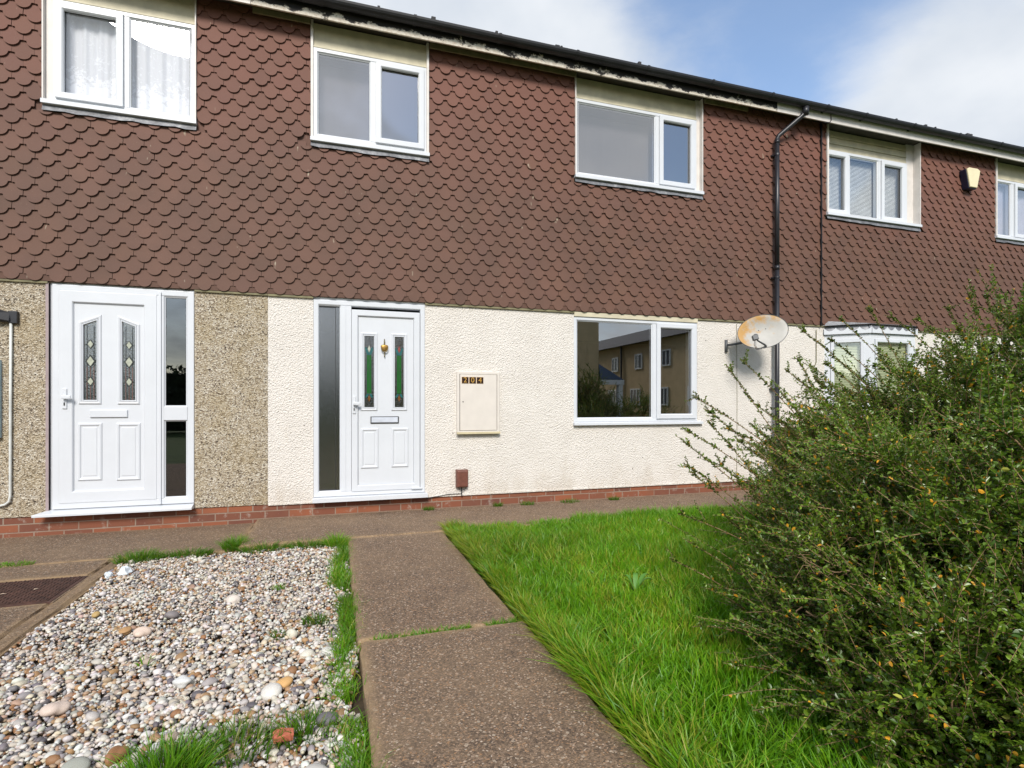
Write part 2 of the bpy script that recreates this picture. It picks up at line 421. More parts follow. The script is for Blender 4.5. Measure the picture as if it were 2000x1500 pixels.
slab('path', -6, -1.63, -6.5, -2.035, -.038, M_CONC_OLD)
slab('path', -1.618, -1.53, -6.5, -1.07, -.036, M_CONC_OLD)
b = MB().box(-1.63, -1.615, -2.04, -1.46, -.1, -.04).build('joint_filler', M_CONC_OLD); tag(b, kind='structure')
gb = MB().add([(-1.53, -7, -.075), (.11, -7, -.075), (.11, -1.0, -.075), (-1.53, -1.0, -.075)], [(0, 1, 2, 3)]).build('gravel_bed_soil', M_SOIL); tag(gb, kind='structure')
ls = MB().add([(.94, -9, -.045), (7.5, -9, -.045), (7.5, -1.0, -.045), (.94, -1.0, -.045)], [(0, 1, 2, 3)]).build('lawn_soil', M_LAWNSOIL); tag(ls, kind='structure')

# drain cover
dc = thing('drain_cover', 'rusty brown patterned metal drain cover set in the concrete at left', 'drain cover', (-2.02, -1.75, -.04))
mb = MB().box(-.385, .385, -.265, .265, -.03, .0); mb.build('frame', M_RUST, dc, .002)
mb = MB()
mb.box(-.36, .36, -.245, .245, -.02, .004)
for i in range(28):
    for j in range(20):
        x = -.345 + i * .0255; y = -.235 + j * .0247
        if math.hypot((x + .12) / 1.7, y) < .07: continue
        if (i + j) % 2: mb.box(x - .009, x + .009, y - .004, y + .004, .004, .008)
        else: mb.box(x - .004, x + .004, y - .009, y + .009, .004, .008)
mb.build('plate', M_RUST, dc)
lf = MB(); 
for x, y, a in ((.05, -.05, .3), (.2, .0, 1.1), (-.14, .02, 2)):
    c_, s_ = math.cos(a) * .022, math.sin(a) * .012
    lf.add([(x - c_, y - s_, .0105), (x + s_, y - c_ * .4, .014), (x + c_, y + s_, .0115), (x - s_, y + c_ * .4, .0135)], [(0, 1, 2, 3)])
o = lf.build('dead_leaves', plain('dead_leaf', (.5, .38, .28), .7)); o.location = (-2.02, -1.75, -.04); tag(o, 'three small pale dead leaves lying on the rusty drain cover', 'leaves')

# ---------------------------------------------------------------- facade helpers
def wall_holes(mb, x0, x1, z0, z1, holes, y=0.0, th=.25):
    xs = sorted({x0, x1, *[min(max(h[i], x0), x1) for h in holes for i in (0, 1)]}); zs = sorted({z0, z1, *[min(max(h[i], z0), z1) for h in holes for i in (2, 3)]})
    for a, b in zip(xs, xs[1:]):
        for c, d in zip(zs, zs[1:]):
            mx_, mz_ = (a + b) / 2, (c + d) / 2
            if any(h[0] < mx_ < h[1] and h[2] < mz_ < h[3] for h in holes): continue
            mb.add([(a, y, c), (b, y, c), (b, y, d), (a, y, d), (a, y + th, c), (b, y + th, c), (b, y + th, d), (a, y + th, d)], [(0, 1, 2, 3), (7, 6, 5, 4)])
    for h in holes:
        a, b, c, d = h
        mb.add([(a, y, c), (b, y, c), (b, y, d), (a, y, d), (a, y + th, c), (b, y + th, c), (b, y + th, d), (a, y + th, d)],
               [(0, 4, 5, 1), (1, 5, 6, 2), (2, 6, 7, 3), (3, 7, 4, 0)])
    return mb
def clip(poly, axis, lim, keep_gt):
    out = []
    for i in range(len(poly)):
        a, b = poly[i - 1], poly[i]
        ia = (a[axis] >= lim) == keep_gt; ib = (b[axis] >= lim) == keep_gt
        if ia != ib:
            t = (lim - a[axis]) / (b[axis] - a[axis]); q = [a[0] + (b[0] - a[0]) * t, a[1] + (b[1] - a[1]) * t]; out.append(tuple(q))
        if ib: out.append(b)
    return out
PITCH, GAUGE, Z0 = .1691, .1155, 2.262
def tile_profile():
    p = [(-.083, .205), (-.083, .0585), (-.0605, .0575)]
    for i in range(1, 10):
        a = math.pi * (1 + i / 10); p.append((.0595 * math.cos(a), .0580 + .058 * math.sin(a)))
    return p + [(.0605, .0575), (.083, .0585), (.083, .205)]
TP = tile_profile()
def tile_hanging(parent, x0, x1, openings, top=5.1, seed=0, join=(False, False)):
    rr = random.Random(seed); mb = MB(); tints = []
    holes = sorted(openings); cols = []; cx = x0
    for a, b, zb in holes:
        if a > cx: cols.append((cx, a, top))
        cols.append((a, b, zb)); cx = b
    if cx < x1: cols.append((cx, x1, top))
    rows = int((top - Z0) / GAUGE) + 1; zmin = min([c_[2] for c_ in cols]) - .02
    for r in range(rows):
        z = Z0 + r * GAUGE; off = (0.985 + (PITCH / 2 if r % 2 else 0))
        i0 = int((x0 - off) / PITCH) - 1; i1 = int((x1 - off) / PITCH) + 2
        for i in range(i0, i1 + 1):
            xc = off + i * PITCH + rr.gauss(0, .0012)
            if xc + .09 < x0 or xc - .09 > x1: continue
            if join[0] and xc - x0 < 0 or join[1] and xc - x1 >= 0: continue
            X0, X1 = (x0 - .2 if join[0] else x0), (x1 + .2 if join[1] else x1)
            dz = rr.gauss(0, .0016); rot = rr.gauss(0, .008); dy = -abs(rr.gauss(0, .0018)); tv = rr.gauss(1, .045)
            base = [(xc + px + rot * (pz - .1), z + dz + pz - rot * px) for px, pz in TP]
            for a, b, zt in cols:
                if a > xc + .09 or b < xc - .09 or z > zt: continue
                if z < zmin:
                    if xc < a and a > x0 or xc >= b and b < x1: continue
                    over = min([c_[2] for c_ in cols if c_[0] < xc + .083 and c_[1] > xc - .083] or [zt])
                    q = clip(clip(base, 0, X0, True), 0, X1, False); zt = over
                else:
                    q = clip(base, 0, (X0 if a == x0 else a) + .002, True)
                    if len(q) > 2: q = clip(q, 0, (X1 if b == x1 else b) - .002, False)
                if len(q) > 2: q = clip(q, 1, zt, False)
                if len(q) < 3: continue
                n = len(q); yf = lambda zz_: -.034 + dy + .135 * (zz_ - z)
                nv = len(mb.v)
                fr = [(x, yf(w_), w_) for x, w_ in q]; bk = [(x, yf(w_) + .0095, w_) for x, w_ in q]
                mb.v += fr + bk; mb.f.append(tuple(nv + t for t in range(n)))
                mb.f += [(nv + t, nv + n + t, nv + n + (t + 1) % n, nv + (t + 1) % n) for t in range(n)]
                tints += [(tv * rr.gauss(1, .012), tv, tv * rr.gauss(1, .02))] * (2 * n)
    # undercourse + backing
    nv = len(mb.v)
    for a, b, zt in cols: mb.box(a, b, -.004, .0, Z0 + .02, zt)
    mb.box(x0, x1, -.020, -.006, Z0 + .004, Z0 + .06)
    tints += [(.9, .9, .9)] * (len(mb.v) - nv)
    me = bpy.data.meshes.new('tile_hanging'); me.from_pydata(mb.v, [], mb.f); me.materials.append(M_TILE)
    at = me.attributes.new('tint', 'FLOAT_COLOR', 'POINT')
    at.data.foreach_set('color', np.array([(*t, 1) for t in tints], np.float32).ravel())
    o = bpy.data.objects.new('tile_hanging', me); COL.objects.link(o); o.parent = parent
    return o
FP = [(0, .0), (0, -.028), (.004, -.032), (.040, -.032), (.052, -.022), (.052, .0)]      # frame section (relative y)
def prof(y, p, sc=1): return [(d * sc, y + yy) for d, yy in p]
def window(parent, x0, x1, z0, z1, y, lights, glassmat, name='window', sill=True, sillx=(0, 0), lead=True, blind=None, wallx=None):
    """lights: (xa, xb, opening) between frame members; returns the frame part"""
    mb = MB()
    mb.rect(x0, x1, z0, z1, prof(y, [(0, .05), (0, -.030), (.003, -.033), (.036, -.033), (.040, -.028), (.040, .05)]), cap=False)
    for (a, b) in zip(lights, lights[1:]):
        mb.box(a[1], b[0], y - .031, y + .05, z0 + .0405, z1 - .0405)
    fr = mb.build(name, M_PVC, parent, .0015)
    for xa, xb, op in lights:
        if op:
            c = MB().rect(xa - .012, xb + .012, z0 + .03, z1 - .03, prof(y, [(0, -.034), (0, -.052), (.004, -.056), (.050, -.056), (.062, -.044), (.062, -.02)]), cap=False)
            c.build('casement', M_PVC, fr, .0015)
            pa, pb, pz0, pz1 = xa + .048, xb - .048, z0 + .092, z1 - .092
        else:
            c = MB().rect(xa, xb, z0 + .0405, z1 - .0405, prof(y, [(0, -.025), (.012, -.016), (.013, .0)]), cap=False)
            c.build('glazing_bead', M_PVC, fr)
            pa, pb, pz0, pz1 = xa + .012, xb - .012, z0 + .052, z1 - .052
        MB().rect(pa - .002, pb + .002, pz0 - .002, pz1 + .002, [(0, y - .014), (.006, y - .010)], cap=False).build('gasket', M_DARKGAP, fr)
        g_ = MB(); g_.add([(pa, y - .011, pz0), (pb, y - .011, pz0), (pb, y - .011, pz1), (pa, y - .011, pz1)], [(0, 1, 2, 3)])
        g_.build('pane', glassmat, fr)
    if sill:
        sa, sb = x0 - sillx[0], x1 + sillx[1]
        MB().add([(sa, y - .028, z0 - .001), (sb, y - .028, z0 - .001), (sb, y - .085, z0 - .012), (sa, y - .085, z0 - .012), (sa, y - .085, z0 - .04), (sb, y - .085, z0 - .04), (sb, y + .02, z0 - .04), (sa, y + .02, z0 - .04)],
                 [(0, 1, 2, 3), (3, 2, 5, 4), (4, 5, 6, 7), (0, 3, 4, 7), (1, 6, 5, 2)]).build('sill', M_PVC, fr, .002)
    return fr
def wavy_sheet(mb, x0, x1, z0, z1, y, amp, per, n=60):
    for i in range(n + 1):
        x = x0 + (x1 - x0) * i / n; yy = y + amp * math.sin(x * per) + amp * .5 * math.sin(x * per * 2.3 + 1)
        mb.v += [(x, yy, z0), (x, yy, z1)]
        if i: b_ = len(mb.v) - 4; mb.f.append((b_, b_ + 2, b_ + 3, b_ + 1))
    return mb
def upper_window(parent, x0, x1, lights, recess, side, glassmat=M_GLASSUP, zb=3.895, ztop=4.825, lap=1):
    """upstairs window with cream head panel above and side boards; the lead apron below"""
    y = recess
    a, b = x0 + side[0], x1 - side[1]
    fr = window(parent, a, b, zb, ztop, y, lights, glassmat, sill=False)
    MB().box(x0 - .004, x1 + .004, min(-.062, y - .06), y + .02, zb - .04, zb - .002).build('sill', M_PVC, fr, .002)
    # boards, flush head panel, side cheeks
    p = MB(); n = lap
    for i in range(n):
        zl = ztop + .002 + (5.09 - ztop) * i / n; zh = ztop + (5.09 - ztop) * (i + 1) / n - .003
        p.add([(a, y - .020, zl), (b, y - .020, zl), (b, y - .006, zh), (a, y - .006, zh), (a, y + .05, zl), (b, y + .05, zl), (b, y + .05, zh), (a, y + .05, zh)],
              [(0, 1, 2, 3), (0, 4, 5, 1), (3, 2, 6, 7)])
    if n == 1: p.box(a, b, y - .034, y - .02, ztop + .003, ztop + .018)
    p.build('head_panel', M_CREAMBOARD, fr)
    for u, v in ((x0, a), (b, x1)):
        s_ = MB()
        if v - u > .02 and v - u < .06: s_.box(u, v - .001, -.045, y + .05, zb, 5.1)
        else:
            if u == x0: s_.box(u, u + .012, -.045, y + .05, zb, 5.1); s_.box(u + .012, a - .001, y - .015, y + .05, zb, 5.1)
            else: s_.box(v - .012, v, -.045, y + .05, zb, 5.1); s_.box(b + .001, v - .012, y - .015, y + .05, zb, 5.1)
        s_.build('side_board', M_WHITEBOARD, fr, .002)
    l = MB(); n = 14
    for i in range(n):
        u = x0 + (x1 - x0) * i / n; v = x0 + (x1 - x0) * (i + 1) / n
    pts = [(x0 + (x1 - x0) * i / n, zb - .095 + random.uniform(-.008, .008)) for i in range(n + 1)]
    vs = []; 
    for x, z in pts: vs += [(x, -.024, zb - .03), (x, -.046, z)]
    l.add(vs, [(2 * i, 2 * i + 2, 2 * i + 3, 2 * i + 1) for i in range(n)])
    l.build('lead_apron', M_LEAD, fr)
    return fr
def blinds(fr, x0, x1, z0, z1, y, m, step=.019):
    mb = MB(); z = z0
    while z < z1:
        mb.add([(x0, y - .008, z), (x1, y - .008, z), (x1, y + .004, z + .0182), (x0, y + .004, z + .0182)], [(0, 1, 2, 3)]); z += step
    return mb.build('venetian_blind', m, fr)
def eaves(parent, x0, x1, m_fascia, fx0=None, fx1=None, batten=()):
    a, b = (x0 if fx0 is None else fx0), (x1 if fx1 is None else fx1)
    MB().box(a, b, -.20, -.18, 5.022, 5.16).build('fascia', m_fascia, parent, .002)
    MB().box(x0, x1, -.18, .0, 5.105, 5.12).build('soffit', M_SOFFIT, parent)
    if batten:
        for u, v in batten: MB().box(u, v, -.075, -.055, 5.03, 5.10).build('eaves_batten', M_BATTEN, parent, .002)
    # half-round gutter
    mb = MB(); n = 9; out = []
    for i in range(n + 1):
        t = math.pi * i / n; out.append((-.26 + .06 * math.cos(t), 5.175 - .062 * math.sin(t)))
    inn = [(-.26 + .052 * math.cos(math.pi * i / n), 5.175 - .054 * math.sin(math.pi * i / n)) for i in range(n, -1, -1)]
    P = out + inn; k_ = len(P)
    mb.add([(x0 + .001, y, z) for y, z in P] + [(x1 - .001, y, z) for y, z in P], [tuple(range(k_)), tuple(range(k_, 2 * k_))] + [(i, (i + 1) % k_, (i + 1) % k_ + k_, i + k_) for i in range(k_)])
    x = x0 + .5
    while x < x1:
        P2 = [(-.26 + .067 * math.cos(math.pi * i / n), 5.178 - .069 * math.sin(math.pi * i / n)) for i in range(n + 1)]
        mb.add([(x, y, z) for y, z in P2] + [(x + .03, y, z) for y, z in P2], [(i, i + 1, i + 1 + n + 1, i + n + 1) for i in range(n)] + [tuple(range(n + 1)), tuple(range(n + 1, 2 * n + 2))])
        mb.box(x, x + .03, -.21, -.2005, 5.12, 5.18)
        x += .92
    mb.build('gutter', M_BLACK, parent)
    # roof: corrugated rows of dark tiles on a slab
    mb = MB(); t = math.tan(R(24))
    yr = 4.4
    for i in range(14):
        y0 = -.27 + i * (yr + .27) / 14; y1 = y0 + (yr + .27) / 14 + .03
        z0_, z1_ = 5.205 + (y0 + .27) * t, 5.19 + (y1 + .27) * t
        mb.add([(x0, y0, z0_), (x1, y0, z0_), (x1, y1, z1_), (x0, y1, z1_), (x0, y0, z0_ - .03), (x1, y0, z0_ - .03), (x1, y1, z1_ - .03), (x0, y1, z1_ - .03)],
               [(0, 1, 2, 3), (0, 4, 5, 1), (4, 7, 6, 5), (0, 3, 7, 4), (1, 5, 6, 2)])
    zr = 5.2 + (yr + .27) * t
    mb.add([(x0, yr, zr), (x1, yr, zr), (x1, 9.1, 5.2), (x0, 9.1, 5.2)], [(0, 1, 2, 3)])
    # irregular lumps of moss along the tile edge
    for _ in range(int((x1 - x0) * 1.3)):
        xx = random.uniform(x0 + .05, x1 - .1); w_ = random.uniform(.02, .06)
        mb.box(xx, xx + w_, -.285, -.25, 5.195, 5.205 + random.uniform(.006, .022))
    mb.build('roof', M_ROOF, parent)
def body(parent, x0, x1, holes_g, m_wall, holes_u, split=None):
    mb = wall_holes(MB(), x0, x1, .142, 2.262, holes_g)
    w_ = mb.build('wall', m_wall, parent)
    u = wall_holes(MB(), x0, x1, 2.262, 5.105, holes_u, .0, .25); 
    MB().box(x0, x1, 8.8, 9.0, 0, 5.1).build('back_wall', m_wall, parent)
    u.build('upper_wall', M_SOFFIT, parent)
    hb = [h for h in holes_g if h[2] < .2]
    pl = wall_holes(MB(), x0, x1, -.12, .142, [], .012, .2)
    pl.build('brick_plinth', M_BRICK, parent)
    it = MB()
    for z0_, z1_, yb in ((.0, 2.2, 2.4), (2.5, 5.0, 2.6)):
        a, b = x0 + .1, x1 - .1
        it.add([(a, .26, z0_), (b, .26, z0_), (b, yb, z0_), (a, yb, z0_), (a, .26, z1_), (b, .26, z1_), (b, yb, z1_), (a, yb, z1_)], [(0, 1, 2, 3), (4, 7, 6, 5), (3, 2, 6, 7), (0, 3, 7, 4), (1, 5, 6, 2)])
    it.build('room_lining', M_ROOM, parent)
    return w_

# ---------------------------------------------------------------- middle house (204)
H2 = thing('terraced_house', 'middle terraced house with cream render, house number 204 and stained peeling fascia', 'house')
DOOR2 = (-.216, .936, .142, 2.26)
W0 = (2.717, 4.460, .902, 2.26)
W2 = (-.241, .975, 3.855, 5.105); W3 = (2.719, 4.518, 3.855, 5.105)
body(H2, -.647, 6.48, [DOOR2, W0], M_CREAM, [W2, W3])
tile_hanging(H2, -.6475, 6.478, [(W2[0], W2[1], 3.80), (W3[0], W3[1], 3.80)], seed=3, join=(True, False))
eaves(H2, -.647, 6.48, M_FASCIA, fx0=-.78, fx1=5.56, batten=((-.78, -.245), (.98, 2.715), (4.522, 5.2)))
for nm, xx in (('seam', 6.479),):
    MB().box(xx - .006, xx + .006, -.052, -.02, 2.25, 5.1).build('joint_strip', M_BLACK, H2)
for q_ in ((-.647, -.216, -.022, .0, 2.243, 2.262), (.936, 2.717, -.022, .0, 2.243, 2.262), (4.46, 6.48, -.022, .0, 2.243, 2.262)):
    MB().box(*q_).build('under_tile_shade_strip', M_BATTEN, H2)  # dark strip standing in for the thin shadow line below the tiles
# bell edge of the render above the plinth
for q_ in ((-.646, -.222, -.008, .03, .128, .150), (.956, 6.479, -.008, .03, .128, .150)):
    MB().box(*q_).build('render_stop', M_CREAM, H2, .004)
fr = upper_window(H2, W2[0], W2[1], [(-.177, .355, False), (.42, .909, True)], .0, (.026, .026))
wavy_sheet(MB(), -.18, .36, 3.9, 4.76, .16, .001, 20).build('roller_blind', M_BLINDMAT, fr)
fr = upper_window(H2, W3[0], W3[1], [(2.773, 3.84, False), (3.90, 4.40, True)], .03, (.008, .07))
wavy_sheet(MB(), 2.77, 3.86, 3.9, 4.74, .20, .001, 24).build('roller_blind', M_BLINDMAT, fr)
# ground floor window
fr = window(H2, W0[0], W0[1], .94, 2.205, .035, [(2.758, 3.80, False), (3.862, 4.418, True)], M_GLASS, sill=True, sillx=(.01, .06))
MB().box(W0[0], W0[1], -.012, .08, 2.207, 2.26).build('head_board', M_CREAMBOARD, fr)

def door_common(parent, X0, X1, Z1, y=.02):
    """outer frame + threshold sill"""
    mb = MB(); return mb
# door of 204: sidelight on the left
y = .02
mb = MB().rect(X0 := -.214, -.214 + 1.148, .19, 2.235, prof(y, [(0, .06), (0, -.026), (.004, -.03), (.042, -.03), (.050, -.024), (.050, .06)]), cap=False)
mb.box(.052, .160, y - .031, y + .06, .2405, 2.1845)
mb.box(.098, .104, y - .036, y - .031, .2405, 2.1845)
mb.box(-.214, .934, y - .01, .10, 2.236, 2.262)
dr = mb.build('door', M_PVC, H2, .0015); dr['label'] = 'white door with green stained glass strips and brass knocker'
MB().box(-.222, .955, -.085, .06, .142, .188).build('threshold', M_PVC, dr, .003)
MB().rect(-.166, .005, .262, 2.163, [(0, y - .012), (.01, y - .008)], cap=False).build('gasket', M_DARKGAP, dr)
MB().rect(-.172, .055, .24, 2.185, prof(y, [(0, -.022), (.006, -.018), (.016 if False else .012, -.01), (.013, .0)]), cap=False).build('glazing_bead', M_PVC, dr)
MB().add([(-.164, y - .01, .262), (.052, y - .01, .262), (.052, y - .01, 2.165), (-.164, y - .01, 2.165)], [(0, 1, 2, 3)]).build('sidelight_pane', M_GLASSOBS, dr)
def raised(mb, pts, y, hole=False):
    # ogee moulding ring; cap forms the panel field
    pr = [(0, y + .002), (.003, y - .008), (.012, y - .013), (.022, y - .010), (.026, y - .003)]
    if hole: pr += [(.030, y - .012), (.036, y - .012), (.038, y + .004)]
    else: pr += [(.030, y - .002), (.040, y - .002), (.046, y - .006)]
    return mb.loops(pts, pr, cap=not hole)
def rc(x0, x1, z0, z1): return [(x0, z0), (x1, z0), (x1, z1), (x0, z1)]
ly = y - .018
# leaf frame ring and panel
mb = MB().rect(.163, .878, .232, 2.150, [(0, y + .03), (0, ly - .018), (.004, ly - .022), (.058, ly - .022), (.066, ly - .012), (.068, ly)], cap=False)
mb.build('leaf_frame', M_PVC, dr, .0015)
pane_rects = [(.294, .391, 1.123, 1.875), (.61, .705, 1.123, 1.877)]
lm = wall_holes(MB(), .2325, .8085, .301, 2.081, [(a - .002, b_ + .002, c_ - .002, d_ + .002) for a, b_, c_, d_ in pane_rects], ly, .03)
for a, b_, c_, d_ in pane_rects: raised(lm, rc(a - .038, b_ + .038, c_ - .04, d_ + .04), ly, True)
raised(lm, rc(.256, .44, .471, .897), ly); raised(lm, rc(.573, .757, .473, .896), ly)
lm.build('leaf', M_PVC, dr)
for pi, (a, b_, c_, d_) in enumerate(pane_rects):
    MB().add([(a, ly + .006, c_), (b_, ly + .006, c_), (b_, ly + .006, d_), (a, ly + .006, d_)], [(0, 1, 2, 3)]).build('pane', M_GLASSDECO, dr)
    xc = (a + b_) / 2; h_ = d_ - c_; yy = ly + .003
    def pg(pts, m, nm): MB().prism(pts, yy, yy + .002).build(nm, m, dr)
    zt, zb_ = d_ - .17, c_ + .115
    g_ = MB().prism([(xc - .022, zb_ + .03), (xc - .002, zb_ + .03), (xc - .002, zt - .03), (xc - .022, zt - .03)], yy, yy + .002).prism([(xc + .002, zb_ + .03), (xc + .022, zb_ + .03), (xc + .022, zt - .03), (xc + .002, zt - .03)], yy, yy + .002)
    g_.build('green_glass', S_GREEN, dr)
    for sg_ in (-1, 1):
        pg([(xc + sg_ * .046, zt + .055), (xc + sg_ * .026, zt + .055), (xc + sg_ * .0005, zt - .004), (xc + sg_ * .0005, zt - .026), (xc + sg_ * .024, zt - .026)], S_TEAL, 'teal_glass')
        pg([(xc + sg_ * .022, zb_ + .028), (xc + sg_ * .044, zb_ - .012), (xc + sg_ * .03, zb_ - .022), (xc + sg_ * .0005, zb_ + .018)], S_TEAL, 'teal_glass')
    pg([(xc - .014, zt + .035), (xc, zt - .002), (xc + .014, zt + .035), (xc, zt + .078)], (S_PALE, S_RED)[pi], 'tulip_glass')
    pg([(xc - .014, zb_ - .02), (xc, zb_ - .06), (xc + .014, zb_ - .02), (xc, zb_ + .015)], S_AMBER, 'amber_glass')
    lc = MB()
    for xa, xb, za, zb2 in ((xc - .0022, xc + .0022, zt + .078, d_), (xc - .0022, xc + .0022, c_, zb_ - .06), (xc - .026, xc - .022, zb_ + .03, zt - .03), (xc + .022, xc + .026, zb_ + .03, zt - .03), (xc - .0018, xc + .0018, zb_ + .03, zt - .03),
                            (a, xc - .026, zt + .053, zt + .057), (xc + .026, b_, zt + .053, zt + .057), (xc - .022, xc + .022, c_ + h_ * .52, c_ + h_ * .525), (a, xc - .03, zb_ - .014, zb_ - .010), (xc + .03, b_, zb_ - .014, zb_ - .010)):
        lc.box(xa, xb, yy - .002, yy + .001, za, zb2)
    lc.build('lead_came', M_LEADCAME, dr)
mb = MB().rect(.356, .652, .948, 1.022, [(0, ly), (0, ly - .010), (.008, ly - .012), (.010, ly - .006)], cap=True).build('letterbox', M_DARKGAP, dr)
MB().rect(.366, .642, .957, 1.013, [(0, ly - .006), (0, ly - .014), (.005, ly - .017)], cap=True).build('letterbox_flap', M_SILVER, dr)
# brass knocker
kb = MB()
def lathe_flat(mb, xc, yc, prof_, k=10, flat=.5):
    vs = []; fs = []
    for (r_, z_) in prof_:
        for j in range(k): a_ = 2 * math.pi * j / k; vs.append((xc + r_ * math.cos(a_), yc + r_ * flat * math.sin(a_), z_))
    for i in range(len(prof_) - 1):
        for j in range(k): fs.append((i * k + j, i * k + (j + 1) % k, (i + 1) * k + (j + 1) % k, (i + 1) * k + j))
    return mb.add(vs, fs)
lathe_flat(kb, .501, ly - .012, [(0, 1.792), (.020, 1.790), (.037, 1.782), (.040, 1.770), (.036, 1.752), (.028, 1.735), (.014, 1.722), (0, 1.718)], 12, .3)
kn = kb.build('knocker', M_BRASS, dr, smooth=True)
kb = MB(); lathe_flat(kb, .501, ly - .012, [(0, 1.853), (.006, 1.848), (.006, 1.842), (.003, 1.838), (.008, 1.824), (.008, 1.815), (.004, 1.806), (.010, 1.798), (.0, 1.79)], 8, .8)
P = [(.501 + .036 * math.cos(a_), ly - .026, 1.758 + .048 * math.sin(a_)) for a_ in np.linspace(math.pi * 1.0, math.pi * 2.0, 14)]
kb.tube(P, [.003 + .003 * math.sin(math.pi * i / 13) for i in range(14)], 6)
lathe_flat(kb, .501, ly - .02, [(0, 1.722), (.012, 1.715), (.006, 1.700), (.004, 1.68), (.008, 1.670), (.006, 1.66), (0, 1.655)], 8, .8)
kb.build('knocker_ring', M_BRASSDK, dr, smooth=True)
def handle(dr, xc, z, yf):
    MB().rect(xc - .018, xc + .018, z - .105, z + .08, [(0, yf), (.001, yf - .008), (.004, yf - .011)], cap=True).build('handle_plate', M_PVC, dr)
    h_ = MB(); h_.box(xc - .010, xc + .012, yf - .04, yf - .01, z - .012, z + .014); h_.box(xc - .012, xc + .060, yf - .050, yf - .036, z - .015, z + .017)
    h_.build('handle', M_PVC, dr, .005)
    MB().prism([(xc - .005, z - .075), (xc + .005, z - .075), (xc + .006, z - .05), (xc + .003, z - .045), (xc - .003, z - .045), (xc - .006, z - .05)], yf - .013, yf - .0105).build('keyhole', M_DARKGAP, dr)
handle(dr, .188, 1.158, ly - .022)
MB().box(.785, .90, ly - .04, ly - .02, .232, .252).build('weather_bar', M_PVC, dr, .003)

# downpipe with swan neck
px, py = 5.655, -.095
dp = MB()
dp.tube([(px, py, .05), (px, py, 1.2), (px, py, 2.99)], .031, 14); dp.tube([(px, py, 3.0), (px, py, 4.70)], .031, 14)
dp.tube([(px, py, 2.96), (px, py, 3.02)], .034, 14)
dp.tube([(px, py, 4.66), (px, py, 4.72), (px + .015, py - .01, 4.76), (5.93, -.225, 5.0), (5.975, -.25, 5.05), (5.975, -.26, 5.13)], .029, 12)
dp.tube([(px, py, 4.66), (px, py, 4.71)], .034, 12); dp.tube([(5.975, -.255, 5.02), (5.975, -.26, 5.12)], .041, 12)
dpo = dp.build('downpipe', M_PIPE, H2, smooth=True)
for z in (1.35, 2.85, 4.5):
    cl = MB(); cl.tube([(px, py, z), (px, py, z + .022)], .035, 12); cl.box(px - .05, px + .05, -.065, -.005, z, z + .02)
    cl.build('pipe_clip', M_PIPE, dpo)
# old joint in the render and thin wires
MB().tube([(5.075, -.004, .15), (5.08, -.005, 1.2), (5.072, -.005, 2.22)], .003, 5).build('render_joint', M_BATTEN, H2)
w1 = MB().tube([(6.42, -.012, 2.2), (6.42, -.012, 1.75), (6.40, -.012, 1.70), (6.30, -.012, 1.68), (6.24, -.012, 1.64), (6.24, -.012, 1.1)], .0055, 6).build('wire', M_BATTEN)
tag(w1, 'thin brown wire running down the cream wall beside the bay window', 'cable')

# ---------------------------------------------------------------- left house
H1 = thing('terraced_house', 'left terraced house with pebble-dash wall and white door with diamond glass', 'house')
DOOR1 = (-2.470, -1.303, .142, 2.26); W1 = (-2.508, -1.280, 3.855, 5.105)
body(H1, -6.0, -.648, [DOOR1], M_DASH, [W1])
tile_hanging(H1, -6.0, -.6475, [(W1[0], W1[1], 3.80)], seed=5, join=(False, True))
eaves(H1, -6.0, -.648, M_WHITEBOARD, fx1=-.782)
for q_ in ((-5.99, -2.475, -.02, .0, 2.245, 2.262), (-1.30, -.65, -.02, .0, 2.245, 2.262)):
    MB().box(*q_).build('under_tile_shade_strip', M_BATTEN, H1)  # shadow line under the bottom tile row, put in as a dark strip
MB().box(-2.492, -2.470, -.012, .05, .16, 2.25).build('door_edging', plain('mauve_edging', (.34, .27, .27), .7), H1)
fr = upper_window(H1, W1[0], W1[1], [(-2.398, -1.895, True), (-1.84, -1.333, False)], .01, (.075, .006), M_GLASSCLEAR)
lc_ = MB(); wavy_sheet(lc_, -2.42, -1.88, 3.9, 4.79, .085, .008, 46, 90); wavy_sheet(lc_, -1.87, -1.30, 3.9, 4.74, .085, .010, 40, 90)
lc_.build('lace_curtain', M_LACE, fr)
y = .02
mb = MB().rect(-2.444, -1.305, .195, 2.245, prof(y, [(0, .06), (0, -.026), (.004, -.03), (.050, -.03), (.058, -.024), (.058, .06)]), cap=False)
mb.box(-1.625, -1.560, y - .031, y + .06, .2535, 2.1865); mb.box(-1.602, -1.580, y - .045, y - .031, .20, 2.22)
mb.box(-1.560, -1.3635, y - .030, y + .06, 1.0, 1.128)
mb.box(-2.47, -1.303, y + .0, .10, 2.246, 2.262); mb.box(-2.469, -2.445, y + .0, .10, .195, 2.2455)
dr = mb.build('door', M_PVC, H1, .0015); dr['label'] = 'white door with two slanted diamond patterned glass strips'
MB().add([(-2.56, -.10, .145), (-1.306, -.10, .145), (-1.306, -.10, .168), (-2.56, -.10, .168), (-2.46, .03, .195), (-1.306, .03, .195), (-2.46, .03, .14), (-1.306, .03, .14)],
         [(0, 1, 2, 3), (3, 2, 5, 4), (0, 6, 7, 1), (0, 3, 4, 6), (1, 7, 5, 2)]).build('threshold', M_PVC, dr, .002)
